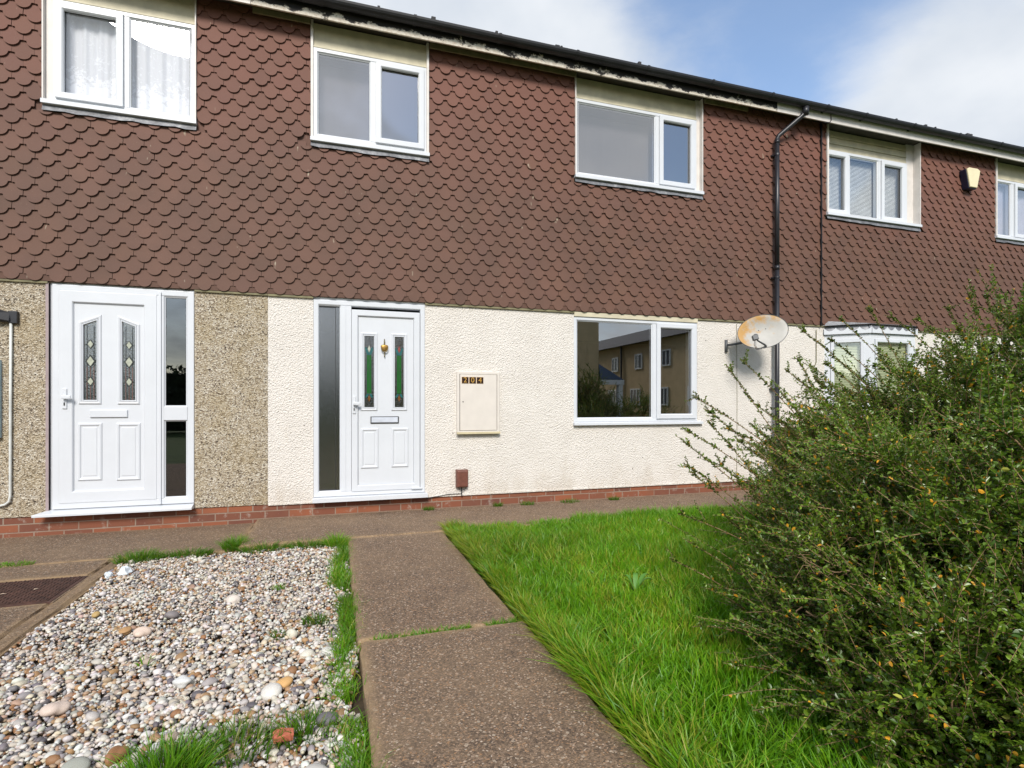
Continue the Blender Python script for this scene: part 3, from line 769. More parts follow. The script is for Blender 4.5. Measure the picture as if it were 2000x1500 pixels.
for z0_, z1_, m_ in ((1.128, 2.187, M_GLASSDOOR), (.253, 1.0, M_GLASSDOOR)):
    MB().rect(-1.560, -1.3635, z0_, z1_, prof(y, [(0, -.022), (.012, -.014), (.013, .0)]), cap=False).build('glazing_bead', M_PVC, dr)
    MB().rect(-1.550, -1.3735, z0_ + .01, z1_ - .01, [(0, y - .013), (.007, y - .009)], cap=False).build('gasket', M_DARKGAP, dr)
    MB().add([(-1.55, y - .010, z0_ + .01), (-1.372, y - .010, z0_ + .01), (-1.372, y - .010, z1_ - .01), (-1.55, y - .010, z1_ - .01)], [(0, 1, 2, 3)]).build('sidelight_pane', m_, dr)
ly = y - .014
MB().rect(-2.392, -1.618, .247, 2.193, [(0, y + .03), (0, ly - .018), (.004, ly - .022), (.100, ly - .022), (.108, ly - .012), (.110, ly)], cap=False).build('leaf_frame', M_PVC, dr, .0015)
gl = [(-2.208, -2.108, 1.192, 1.882, 1.925), (-1.902, -1.800, 1.191, 1.925, 1.882)]
# leaf panel with slanted openings: strips of quads
lm = MB(); a0, a1, z0_, z1_ = -2.2825, -1.7275, .357, 2.083
xs = [a0, gl[0][0], gl[0][1], gl[1][0], gl[1][1], a1]
for i in range(5):
    u, v = xs[i], xs[i + 1]
    if i in (1, 3):
        g_ = gl[i // 2]
        lm.add([(u, ly, z0_), (v, ly, z0_), (v, ly, g_[2]), (u, ly, g_[2])], [(0, 1, 2, 3)]); lm.add([(u, ly, g_[3]), (v, ly, g_[4]), (v, ly, z1_), (u, ly, z1_)], [(0, 1, 2, 3)])
    else: lm.add([(u, ly, z0_), (v, ly, z0_), (v, ly, z1_), (u, ly, z1_)], [(0, 1, 2, 3)])
for a, b_, zb_, zl, zr in gl: raised(lm, inset([(a, zb_), (b_, zb_), (b_, zr), (a, zl)], -.040), ly, True)
raised(lm, rc(-2.254, -2.062, .447, .979), ly); raised(lm, rc(-1.95, -1.755, .437, .976), ly)
lm.build('leaf', M_PVC, dr)
for a, b_, zb_, zl, zr in gl:
    MB().add([(a, ly + .008, zb_), (b_, ly + .008, zb_), (b_, ly + .008, zr), (a, ly + .008, zl)], [(0, 1, 2, 3)]).build('pane', M_GLASSDECO, dr)
    xc = (a + b_) / 2; yy = ly + .004; h_ = zl - zb_
    lc = MB(); bv = MB(); 
    for dz, s_ in ((.69, .034), (.47, .046), (.21, .036)):
        zc = zb_ + .72 * dz * 1.0 + .02
        MB().prism([(xc - s_ * .62, zc), (xc, zc - s_), (xc + s_ * .62, zc), (xc, zc + s_)], yy - .003, yy + .001).build('bevelled_diamond', S_PALE, dr)
        lc.prism([(xc - s_ * .9, zc), (xc, zc - s_ * 1.3), (xc + s_ * .9, zc), (xc, zc + s_ * 1.3)], yy - .001, yy + .002)
        lc.box(a, xc - s_ * .8, yy - .001, yy + .002, zc - .002, zc + .002); lc.box(xc + s_ * .8, b_, yy - .001, yy + .002, zc - .002, zc + .002)
    st = MB()
    for q in (-.027, 0, .027): st.box(xc + q - .0018, xc + q + .0018, yy - .001, yy + .002, zb_, zb_ + .31)
    for q in (-.027, .027): lc.box(xc + q - .0015, xc + q + .0015, yy - .001, yy + .0018, zb_ + .31, min(zl, zr) - .002)
    lc.build('lead_came', M_LEADCAME, dr); st.build('leading_strip', plain('brown_leading', (.20, .10, .08), .5), dr)
MB().rect(-2.157, -1.86, 1.030, 1.098, [(0, ly), (0, ly - .012), (.004, ly - .016)], cap=True).build('letterbox', M_PVC, dr)
handle(dr, -2.345, 1.215, ly - .022)

# ---------------------------------------------------------------- right house
H3 = thing('terraced_house', 'right terraced house with white fascia, venetian blinds and a bay window behind the shrub', 'house')
W4 = (6.587, 8.406, 3.82, 5.105); W5 = (10.078, 11.30, 3.82, 5.105)
BAYH = (6.58, 8.25, .9, 2.17)
body(H3, 6.481, 13.6, [BAYH], M_CREAM, [W4, W5])
tile_hanging(H3, 6.482, 13.6, [(W4[0], W4[1], 3.76), (W5[0], W5[1], 3.76)], seed=9)
eaves(H3, 6.481, 13.6, M_WHITEBOARD, fx0=5.562)
MB().box(6.482, 13.6, -.02, .0, 2.245, 2.262).build('under_tile_shade_strip', M_BATTEN, H3)  # shade beneath the hung tiles, drawn as a dark strip
MB().tube([(6.47, -.205, 5.13), (6.475, -.206, 5.05), (6.45, -.206, 5.018), (6.38, -.19, 5.012), (6.33, -.12, 5.05)], .006, 6).build('overflow_wire', M_BLACK, H3)
fr = upper_window(H3, W4[0], W4[1], [(6.655, 7.05, True), (7.11, 7.66, False), (7.72, 8.17, True)], .08, (.03, .16), M_GLASSCLEAR, zb=3.86, ztop=4.80, lap=3)
blinds(fr, 6.66, 7.06, 3.9, 4.75, .16, M_SLATSLAT); blinds(fr, 7.11, 7.66, 3.9, 4.75, .16, M_SLATSLAT); blinds(fr, 7.73, 8.17, 3.9, 4.75, .16, M_SLATSLAT)
fr = upper_window(H3, W5[0], W5[1], [(10.155, 10.52, False), (10.60, 11.16, True)], .04, (.03, .04), M_GLASSUP, zb=3.86, ztop=4.80)
wavy_sheet(MB(), 10.15, 11.2, 3.9, 4.74, .13, .004, 30).build('net_curtain', plain('pale_net', (.42, .42, .50), .9), fr)
# bay: plan outline
bay = [(6.58, 0.0), (7.0, -.36), (7.84, -.36), (8.25, 0.0)]
bp = None
def facet(a, b):
    a = Vector((*a, 0)); b = Vector((*b, 0)); L = (b - a).length; ang = math.atan2(b.y - a.y, b.x - a.x); return a, L, ang
bayo = MB()
bayo.add([(x, y_, z) for z in (-.1, .9) for x, y_ in bay], [(0, 1, 5, 4), (1, 2, 6, 5), (2, 3, 7, 6), (4, 5, 6, 7)])
bayo = bayo.build('bay_window', M_BRICK, H3)
bayo['label'] = 'white bay window with green blinds and scalloped trim'
for a, b in zip(bay, bay[1:]):
    p, L, ang = facet(a, b)
    Mx = Matrix.Translation(p) @ Matrix.Rotation(ang, 4, 'Z')
    def put(mb, nm, m, bev=0):
        mb.v = [tuple(Mx @ Vector(q)) for q in mb.v]; return mb.build(nm, m, bayo, bev)
    put(MB().rect(.0, L, .93, 2.13, [(0, .06), (0, 0), (.075, 0), (.08, .01), (.08, .06)], cap=False), 'bay_frame', M_PVC)
    put(MB().rect(.078, L - .078, 1.008, 2.052, [(0, .0), (0, -.014), (.035, -.014), (.045, .002), (.045, .02)], cap=False), 'casement', M_PVC)
    put(MB().add([(.12, .012, 1.05), (L - .12, .012, 1.05), (L - .12, .012, 2.01), (.12, .012, 2.01)], [(0, 1, 2, 3)]), 'pane', M_GLASSCLEAR)
    q = MB(); z = 1.04
    while z < 2.01: q.add([(.09, .05, z), (L - .09, .05, z), (L - .09, .060, z + .0208), (.09, .060, z + .0208)], [(0, 1, 2, 3)]); z += .022
    put(q, 'venetian_blind', M_GREENSLAT)
    put(MB().box(-.02, L + .02, -.04, .05, .90, .929), 'bay_sill', M_PVC)
    # scalloped white trim and lead above
    n = 6 if L > .7 else 4; pts = [(-.01, 2.132)]
    pts = [(L + .01, 2.132), (-.01, 2.132)]
    top = []
    for i in range(n):
        for s_ in range(9):
            t = s_ / 9; top.append((-.01 + (L + .02) * (i + t) / n, 2.222 - .045 * math.sin(math.pi * t) ** .8))
    top.append((L + .01, 2.222))
    q = MB()
    for (xa, za), (xb, zb_) in zip(top, top[1:]):
        q.add([(xa, -.035, 2.132), (xb, -.035, 2.132), (xb, -.035, zb_), (xa, -.035, za), (xa, -.02, 2.132), (xb, -.02, 2.132), (xb, -.02, zb_), (xa, -.02, za)], [(0, 1, 2, 3), (3, 2, 6, 7), (0, 4, 5, 1)])
    put(q, 'scalloped_trim', M_PVC)
    put(MB().add([(-.02, -.018, 2.135), (L + .02, -.018, 2.135), (L + .02, .01, 2.26), (-.02, .01, 2.26)], [(0, 1, 2, 3)]), 'lead_skirt', M_LEAD)
MB().add([(6.53, -.02, 2.256), (6.98, -.39, 2.256), (7.86, -.39, 2.256), (8.30, -.02, 2.256), (6.60, -.05, 2.32), (8.22, -.05, 2.32), (7.05, -.33, 2.275), (7.8, -.33, 2.275)],
         [(0, 1, 6, 4), (1, 2, 7, 6), (2, 3, 5, 7), (4, 6, 7, 5)]).build('bay_roof', M_LEAD, bayo)

lbw = MB(); lbw.box(5.78, 6.52, -.34, -.02, -.1, .78); lbw.box(5.76, 6.54, -.36, -.015, .78, .84)
tag(lbw.build('low_brick_wall', M_BRICK), 'low red brick wall between the black downpipe and the bay window, half hidden by the shrub', 'wall')

# ---------------------------------------------------------------- wall-mounted things
mbx = thing('meter_box', 'cream metal meter box numbered 204 on the cream wall beside the white door', 'meter box', (1.532, 0, 1.17))
# sloped hood box in local coords
x0, x1, z0_, z1_ = -.247, .248, -.345, .348
MB().rect(x0, x1, z0_, z1_, [(0, .03), (0, -.035), (.004, -.040), (.028, -.040), (.030, -.036), (.030, -.022)], cap=True).build('frame', M_METER, mbx, .001)
md = MB().rect(-.212, .215, -.312, .318, [(0, -.020), (.0015, -.036), (.004, -.038)], cap=True).build('door', M_METER, mbx)
MB().rect(-.2165, .2195, -.3165, .3225, [(0, -.0235), (.002, -.0245)], cap=True).build('door_gap', M_DARKGAP, mbx)
MB().add([(x0 - .004, -.035, z0_ + .022), (x1 + .004, -.035, z0_ + .022), (x1 + .004, -.062, z0_ - .004), (x0 - .004, -.062, z0_ - .004), (x1 + .004, -.03, z0_ - .008), (x0 - .004, -.03, z0_ - .008)],
         [(0, 1, 2, 3), (3, 2, 4, 5)]).build('drip_edge', plain('aged_cream_edge', (.42, .36, .22), .6, bump=.3), mbx)
MB().tube([(-.178, -.037, .01), (-.178, -.0405, .01)], .007, 10).build('lock', M_DARKGAP, mbx)
for zc in (.28, -.27): MB().box(.2205, .2275, -.0425, -.038, zc - .03, zc + .03).build('hinge', M_METER, mbx, .001)
def text_mesh(ch, size, m, parent, loc, name='digit', ext=.0012):
    cu = bpy.data.curves.new('digit_curve', 'FONT'); cu.body = ch; cu.size = size; cu.extrude = ext; cu.align_x = 'CENTER'; cu.align_y = 'CENTER'
    t = bpy.data.objects.new('tmp_text', cu); COL.objects.link(t)
    bpy.context.view_layer.update()
    me = bpy.data.meshes.new_from_object(t.evaluated_get(bpy.context.evaluated_depsgraph_get()))
    bpy.data.objects.remove(t); bpy.data.curves.remove(cu)
    me.transform(Matrix.Translation(loc) @ Matrix.Rotation(R(90), 4, 'X'))
    me.name = name; me.materials.clear(); me.materials.append(m)
    o = bpy.data.objects.new(name, me); COL.objects.link(o); o.parent = parent; return o
for i, ch in enumerate('204'):
    xc = -.154 + i * .0855; zc = .251
    p = MB().rect(xc - .0385, xc + .0385, zc - .036, zc + .036, [(0, -.038), (.001, -.042), (.003, -.043)], cap=True).build('number_plate', M_PLATE, md)
    text_mesh(ch, .082, M_GOLD, md, (xc, -.0445, zc))
    MB().rect(xc - .0395, xc + .0395, zc - .037, zc + .037, [(0, -.0382), (.0022, -.0435)], cap=False).build('plate_edge', M_GOLD, md)

gbx = thing('cable_box', 'small brown plastic box low on the cream wall under the meter box', 'box', (1.345, 0, .32))
MB().rect(-.069, .069, -.095, .103, [(0, .0), (.0, -.03), (.008, -.06), (.016, -.066)], cap=True).build('cover', M_BROWNBOX, gbx, .005)
cb = MB(); cb.tube([(-.004, -.02, -.09), (-.004, -.02, -.14), (.003, -.012, -.20)], .006, 8)
cb.tube([(-.035, -.02, -.09), (-.03, -.025, -.118), (.0, -.03, -.13), (.034, -.025, -.115), (.042, -.02, -.09)], .004, 6)
cb.build('cable', M_BLACK, gbx)
w2_ = MB().tube([(1.34, -.012, .152), (1.2, -.014, .154), (1.08, -.012, .137), (.99, -.012, .128), (.95, -.02, .118)], .004, 6).build('cable', M_BLACK)
tag(w2_, 'thin dark cable running along the brick plinth from the brown box to the door', 'cable')

# satellite dish
sdh = thing('satellite_dish', 'oval grey satellite dish stained with orange rust beside the downpipe', 'satellite dish', (5.14, -.40, 2.075))
sdh.rotation_mode = 'XYZ'
nrmv = Vector((-.42, -.88, .22)).normalized()
up = Vector((0, 0, 1)); xx = up.cross(nrmv).normalized(); yy_ = nrmv.cross(xx).normalized()
rot = Matrix((xx, yy_, nrmv)).transposed().to_4x4()
roll = Matrix.Rotation(R(13), 4, 'Z')
sdh.matrix_world = Matrix.Translation((5.14, -.40, 2.075)) @ rot @ roll
mb = MB(); ks = 40; rings = [0, .2, .4, .6, .8, .93, .985, 1.0]
A, B = .312, .218
for side, off in ((0, 0), (1, -.006)):
    base = len(mb.v)
    for r_ in rings:
        for j in range(ks):
            a_ = 2 * math.pi * j / ks
            dep = .055 * r_ * r_ - (.008 * (r_ - .93) / .07 if r_ > .93 else 0)
            mb.v.append((A * r_ * math.cos(a_), B * r_ * math.sin(a_), dep - .05 + off))
    for i in range(len(rings) - 1):
        for j in range(ks):
            f_ = (base + i * ks + j, base + (i + 1) * ks + j, base + (i + 1) * ks + (j + 1) % ks, base + i * ks + (j + 1) % ks)
            mb.f.append(f_ if not side else tuple(reversed(f_)))
b0 = (len(rings) - 1) * ks; b1 = b0 + len(rings) * ks
for j in range(ks): mb.f.append((b0 + j, b1 + j, b1 + (j + 1) % ks, b0 + (j + 1) % ks))
me = bpy.data.meshes.new('reflector'); me.from_pydata(mb.v, [], mb.f); me.materials.append(M_DISH); me.shade_smooth()
ro = bpy.data.objects.new('reflector', me); COL.objects.link(ro); ro.parent = sdh
rim = MB().tube([(A * math.cos(2 * math.pi * j / 48), B * math.sin(2 * math.pi * j / 48), -.0) for j in range(49)], .0035, 6, cap=False).build('rim', M_LNB, sdh, smooth=True)
arm = MB(); arm.tube([(-.02, -.20, .005), (-.05, -.195, .06), (-.17, -.16, .20), (-.20, -.14, .25)], [.012, .012, .010, .010], 8).build('feed_arm', M_LNB, sdh, smooth=True)
ln = MB(); ln.tube([(-.20, -.135, .235), (-.20, -.12, .275)], [.024, .020], 12); ln.box(-.25, -.185, -.165, -.105, .25, .30)
ln.tube([(-.20, -.115, .275), (-.195, -.105, .235)], [.026, .028], 12)
ln.build('receiver_head', M_LNB, sdh, .004)
ca = MB(); ca.tube([(-.23, -.16, .265), (-.24, -.21, .235), (-.21, -.26, .18), (-.13, -.25, .12), (-.05, -.20, .04)], .0035, 6); ca.tube([(-.215, -.16, .265), (-.22, -.22, .22), (-.19, -.25, .16), (-.09, -.22, .07)], .003, 6)
ca.build('dish_cable', M_BLACK, sdh)
bo = MB()
for bx_, by_ in ((-.03, .035), (.06, .035), (.045, -.12)): bo.tube([(bx_, by_, -.051), (bx_, by_, -.044)], .006, 8)
bo.build('bolt', M_DARKGAP, sdh)
inv = sdh.matrix_world.inverted()
br_ = MB(); pw = [Vector((5.14, -.35, 2.02)), Vector((5.10, -.20, 1.97)), Vector((4.98, -.10, 1.94)), Vector((4.90, -.01, 1.93))]
br_.tube([inv @ p for p in pw], .016, 8); c0 = inv @ Vector((4.90, -.006, 1.93))
br_.tube([inv @ Vector((4.90, -.012, 1.84)), inv @ Vector((4.90, -.012, 2.0))], .02, 8)
br_.build('wall_bracket', M_LNB, sdh, smooth=True)

# alarm box
ab = thing('alarm_box', 'cream and navy tapered burglar alarm box on the tiles of the right house', 'alarm box', (9.40, -.045, 4.65))
pts = [(-.085, -.155), (.085, -.155), (.155, .125), (.10, .155), (-.10, .155), (-.155, .125)]
MB().loops(pts, [(0, .01), (0, -.075), (.004, -.08)], cap=True).build('body', M_ALARMBLUE, ab, .004)
MB().loops([(-.078, -.14), (.078, -.14), (.148, .13), (.09, .158), (-.09, .158), (-.148, .13)], [(0, -.081), (0, -.094), (.006, -.100)], cap=True).build('cover', M_ALARMCREAM, ab, .004)

# left edge: meter box, light, conduit
m2 = thing('meter_box', 'pale blue meter box on the pebble-dash wall, cut by the left edge', 'meter box', (-3.04, 0, 1.2))
MB().rect(-.23, .222, -.345, .345, [(0, .01), (0, -.045), (.01, -.055), (.02, -.055), (.022, -.05)], cap=True).build('case', M_BLUEWHITE, m2, .003)
MB().rect(-.195, .187, -.31, .31, [(0, -.049), (0, -.058), (.004, -.060)], cap=True).build('door', M_METER, m2)
lt = thing('wall_light', 'dark grey wall lantern bracket on the pebble-dash wall at the left edge', 'light', (-2.86, 0, 1.93))
MB().box(.105, .170, -.035, .0, -.06, .05).build('back_plate', M_PIPE, lt, .005)
MB().add([(-.16, -.16, .0), (.12, -.05, -.045), (.12, -.03, .04), (-.16, -.05, .11), (-.16, -.10, -.06), (.12, -.02, -.05), (.12, -.005, .03), (-.16, -.02, .09)],
         [(0, 1, 2, 3), (4, 7, 6, 5), (0, 4, 5, 1), (1, 5, 6, 2), (2, 6, 7, 3), (3, 7, 4, 0)]).build('arm', M_BLACK, lt, .006)
MB().tube([(-.16, -.12, -.03), (-.16, -.12, .0), (-.16, -.11, .14), (-.16, -.10, .16)], [.075, .08, .04, .01], 8).build('lamp_head', M_BLACK, lt)
cd = MB().tube([(-2.742, -.02, 1.88), (-2.745, -.02, 1.2), (-2.747, -.02, .34), (-2.755, -.02, .29), (-2.785, -.02, .262), (-2.83, -.02, .252), (-3.2, -.02, .245)], .011, 8).build('conduit', M_WHITECABLE, smooth=True)
tag(cd, 'thin white conduit running down the pebble-dash wall from the light', 'conduit')

# ---------------------------------------------------------------- gravel
def ico(sub):
    import bmesh
    b = bmesh.new(); bmesh.ops.create_icosphere(b, subdivisions=sub, radius=1)
    v = np.array([x.co[:] for x in b.verts]); f = np.array([[q.index for q in p.verts] for p in b.faces]); b.free(); return v, f
PAL = np.array([(.70, .65, .57), (.78, .75, .70), (.62, .55, .46), (.50, .46, .42), (.34, .32, .31), (.40, .24, .11), (.32, .15, .06), (.54, .42, .33), (.12, .11, .12), (.50, .34, .22), (.22, .20, .21), (.70, .60, .46)])
PW = np.array([17, 15, 13, 8, 6, 7.5, 5, 6, 4.5, 7, 5.5, 9.]); PW /= PW.sum()
def stones(X, Y, Z, S, sub, cols, flat=(.55, .8)):
    v, f = ico(sub); n = len(X)
    ax = S[:, None] * np.stack([np.ones(n), rng.uniform(.62, .95, n), rng.uniform(*flat, n)], 1)
    P = v[None] * ax[:, None, :]
    lump = 1 + .16 * np.sin(v[None] @ rng.normal(0, 2.0, (n, 3, 1)) + rng.uniform(0, 6, (n, 1, 1)))
    P = P * lump
    a = rng.uniform(0, 2 * np.pi, n); tx = rng.normal(0, .35, n)
    ca, sa = np.cos(a), np.sin(a); ct, st_ = np.cos(tx), np.sin(tx)
    x, y_, z = P[..., 0], P[..., 1], P[..., 2]
    y2 = y_ * ct[:, None] - z * st_[:, None]; z2 = y_ * st_[:, None] + z * ct[:, None]
    x3 = x * ca[:, None] - y2 * sa[:, None]; y3 = x * sa[:, None] + y2 * ca[:, None]
    V = np.stack([x3 + X[:, None], y3 + Y[:, None], z2 + Z[:, None]], -1).reshape(-1, 3)
    F = (f[None] + (np.arange(n) * len(v))[:, None, None]).reshape(-1, 3)
    return V, F, np.repeat(cols, len(v), 0)
def pick(n):
    c = .84 * PAL[rng.choice(len(PAL), n, p=PW)]; return np.clip(c * rng.uniform(.82, 1.15, (n, 1)) * rng.normal(1, .03, (n, 3)), .02, .85)
Vs, Fs, Cs = [], [], []; base = 0
for (ya, yb, dens, sub) in ((-4.9, -3.0, 6600, 2), (-3.0, -1.12, 6600, 1), (-7, -4.9, 1500, 1)):
    n = int((yb - ya) * 1.6 * dens); X = rng.uniform(-1.515, .095, n); Y = rng.uniform(ya, yb, n)
    edge_keep = X < .075 + .035 * np.sin(Y * 9) + rng.normal(0, .02, n)
    X, Y = X[edge_keep], Y[edge_keep]; n = len(X)
    S = np.clip(rng.lognormal(math.log(.0086), .38, n), .005, .026)
    lvl = -.058 + .010 * np.sin(X * 5 + Y * 3) + .006 * np.sin(Y * 7 - X * 4); Z = lvl + rng.uniform(-.004, .022, n)
    V, F, Cc = stones(X, Y, Z, S, sub, pick(n)); Vs.append(V); Fs.append(F + base); Cs.append(Cc); base += len(V)
gr = bulk('gravel', np.concatenate(Vs), np.concatenate(Fs), M_PEBBLE, tint=np.concatenate(Cs), smooth=True)
tag(gr, 'bed of small white, cream and tan pebbles left of the path', 'gravel', kind='stuff')
cobs = [(-.209, -3.524, .040, (.60, .35, .13), 'large orange-tan cobble on the gravel near the path'),
 (-.62, -3.37, .038, (.62, .62, .60), 'round pale grey cobble in the middle of the gravel'),
 (-.51, -3.40, .028, (.34, .31, .30), 'mid grey oval cobble just right of the round pale cobble'),
 (-.25, -3.58, .042, (.66, .63, .57), 'wide off-white cobble in front of the orange-tan one'),
 (-.12, -3.27, .036, (.64, .60, .50), 'cream oval cobble left of the edge grass, mid bed'),
 (-.03, -3.26, .036, (.66, .63, .58), 'flat whitish cobble against the grass along the path'),
 (-.95, -2.74, .040, (.66, .52, .42), 'pinkish broad cobble in the left middle of the gravel'),
 (-1.044, -2.67, .027, (.42, .24, .10), 'ochre brown round cobble beside the pinkish broad cobble'),
 (-.587, -2.36, .040, (.62, .55, .48), 'pale domed cobble at the centre of the gravel bed'),
 (-.87, -2.52, .040, (.20, .18, .18), 'dark slate grey flat cobble in the upper gravel'),
 (-.88, -2.03, .030, (.33, .21, .15), 'brown cobble in the far part of the gravel'),
 (-1.283, -2.36, .022, (.44, .30, .11), 'small ochre cobble near the concrete kerb'),
 (-.03, -3.85, .040, (.13, .12, .13), 'dark charcoal angular cobble beside the edge grass'),
 (-.70, -3.86, .042, (.28, .13, .05), 'rust brown cobble behind the big grass tuft'),
 (-.80, -3.90, .042, (.33, .34, .29), 'long grey-green cobble left of the rust brown cobble'),
 (-.115, -4.19, .040, (.62, .54, .44), 'rounded beige cobble at the bottom of the gravel'),
 (-.055, -4.17, .044, (.56, .53, .48), 'tall grey cobble right of the rounded beige cobble'),
 (-1.03, -3.46, .042, (.60, .48, .40), 'pinkish flat cobble at the far left of the gravel'),
 (-.21, -2.99, .030, (.60, .57, .46), 'pale cream cobble beside the small weed'),
 (-.45, -2.70, .032, (.64, .61, .56), 'pale flat cobble between the domed cobble and the small weed')]
for x, y_, s_, c_, lb in cobs:
    V, F, Cc = stones(np.array([0.]), np.array([0.]), np.array([0.]), np.array([s_]), 3, np.array([c_]), (.55, .65))
    o = bulk('cobble', V, F, M_PEBBLE, tint=Cc, smooth=True); o.location = (x, y_, -.040 + s_ * .35)
    tag(o, lb, 'stone', 'larger cobbles on the gravel')
bf = MB().prism([(-.035, -.02), (.03, -.024), (.036, .008), (-.01, .026), (-.034, .012)], -.012, .014); bf.v = [(x, z, y_) for x, y_, z in bf.v]
o = bf.build('brick_fragment', plain('broken_brick', (.50, .14, .08), .85, bump=.5), bevel=.003); o.location = (-.175, -3.93, -.015); o.rotation_euler = (.2, .1, .3)
tag(o, 'flat broken piece of red brick on the gravel near the grass tuft', 'brick piece')
cp = MB()
for cx_, cy_, s_ in ((0, 0, .042), (-.09, -.02, .028)):
    V, F = ico(2); b_ = len(cp.v)
    cp.v += [tuple(Vector(v) * s_ * random.uniform(.6, 1.15) + Vector((cx_, cy_, s_ * .3))) for v in V]; cp.f += [tuple(b_ + i for i in f_) for f_ in F]
o = cp.build('crumpled_paper', M_PAPER); o.location = (-1.39, -1.57, -.03); tag(o, 'crumpled white paper scrap at the corner of the gravel by the kerb', 'litter')

# ---------------------------------------------------------------- grass
def vnoise(X, Y, sc, seed=0):
    r_ = np.random.default_rng(seed); G = r_.random((64, 64)); x = X * sc + 100; y_ = Y * sc + 100
    xi, yi = np.floor(x).astype(int), np.floor(y_).astype(int); fx, fy = x - xi, y_ - yi; fx = fx * fx * (3 - 2 * fx); fy = fy * fy * (3 - 2 * fy)
    g_ = lambda a, b: G[a % 64, b % 64]
    return (g_(xi, yi) * (1 - fx) + g_(xi + 1, yi) * fx) * (1 - fy) + (g_(xi, yi + 1) * (1 - fx) + g_(xi + 1, yi + 1) * fx) * fy
def blades(X, Y, Zb, Hh, Wd, lean, az, tipc, basec, segs=3):
    n = len(X); t = np.linspace(0, 1, segs + 1)[None, :]
    dx, dy = np.cos(az)[:, None], np.sin(az)[:, None]
    hor = lean[:, None] * Hh[:, None] * (t ** 1.8)
    ver = Hh[:, None] * (t - .38 * lean[:, None] * t ** 2.2)
    cx_ = X[:, None] + dx * hor; cy_ = Y[:, None] + dy * hor; cz = Zb[:, None] + ver
    fa = rng.uniform(0, 2 * np.pi, n)[:, None]; wx, wy = np.cos(fa), np.sin(fa)
    w_ = Wd[:, None] * (1 - t ** 2.2) * .5 + Wd[:, None] * .04
    L = np.stack([cx_ - wx * w_, cy_ - wy * w_, cz], -1); Rr = np.stack([cx_ + wx * w_, cy_ + wy * w_, cz + w_ * .3], -1)
    V = np.stack([L, Rr], 2).reshape(n, -1, 3); m = 2 * (segs + 1)
    q = np.array([[2 * i, 2 * i + 1, 2 * i + 3, 2 * i + 2] for i in range(segs)])
    F = (q[None] + (np.arange(n) * m)[:, None, None]).reshape(-1, 4)
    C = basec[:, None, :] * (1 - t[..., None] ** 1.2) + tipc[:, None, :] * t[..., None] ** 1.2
    C = np.repeat(C, 2, axis=1)
    return V.reshape(-1, 3), F, C.reshape(-1, 3)
def greens(n, yel=.05, bright=1.0):
    a = np.array((.085, .280, .006)); b = np.array((.215, .450, .012)); y_ = np.array((.50, .42, .08))
    u = rng.random((n, 1)); c = a * (1 - u) + b * u
    m = (rng.random((n, 1)) < yel); c = np.where(m, c * .3 + y_ * .7, c)
    return c * bright
def lawn(name, n, xr, yr_, edge=False):
    X = rng.uniform(*xr, n); Y = rng.uniform(*yr_, n)
    nz = vnoise(X, Y, 1.6, 1); nf = vnoise(X, Y, 7, 2)
    # tufting: pull blades towards tuft centres
    tx = np.floor(X / .055) * .055 + .0275 + .02 * (vnoise(X * 9, Y * 9, 3, 5) - .5); ty = np.floor(Y / .055) * .055 + .0275
    X = X * .62 + tx * .38; Y = Y * .62 + ty * .38
    Hh = (.062 + .075 * nz + .045 * nf) * (1 + .25 * np.clip((-2.8 - Y) / 1.5, 0, 1)) * rng.uniform(.6, 1.25, n)
    ln_ = np.clip(.25 + .35 * vnoise(X, Y, 4, 8) + rng.normal(0, .18, n), .05, 1.1)
    az = 2 * np.pi * vnoise(X, Y, 9, 4) + rng.normal(0, 1.6, n)
    de = X - .95
    nearedge = np.clip(1 - de / .28, 0, 1); nearedge = nearedge * (rng.random(n) < .9)
    az = np.where(rng.random(n) < nearedge * .8, np.pi + rng.normal(-.25, .85, n), az)
    Hh *= 1 + .22 * nearedge; ln_ = np.clip(ln_ + .15 * nearedge, 0, 1.1)
    tip = greens(n, .045); ylw = np.clip(.20 * (vnoise(X, Y, 2.5, 9) > .5) + .42 * nearedge + .3 * (vnoise(X, Y, 6, 19) > .78), 0, 1)
    mm = rng.random(n) < ylw; tip[mm] = tip[mm] * .4 + np.array((.50, .50, .05)) * .5
    tone = (.72 + .5 * vnoise(X, Y, 1.1, 12))[:, None]; tip = tip * tone
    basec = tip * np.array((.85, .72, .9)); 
    Wd = rng.uniform(.0042, .0085, n)
    return blades(X, Y, np.full(n, -.045), Hh, Wd, ln_, az, tip, basec)
parts = [lawn('g', 95000, (.985, 4.2), (-5.3, -2.6)), lawn('g', 62000, (.975, 5.6), (-2.6, -.98)), lawn('g', 9000, (.965, 1.10), (-5.6, -1.0))]
Vs, Fs, Cs, base = [], [], [], 0
for V, F, Cc in parts: Vs.append(V); Fs.append(F + base); Cs.append(Cc); base += len(V)
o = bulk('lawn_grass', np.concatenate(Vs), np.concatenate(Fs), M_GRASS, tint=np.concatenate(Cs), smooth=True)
tag(o, 'long bright green lawn grass right of the path', 'grass', kind='stuff')
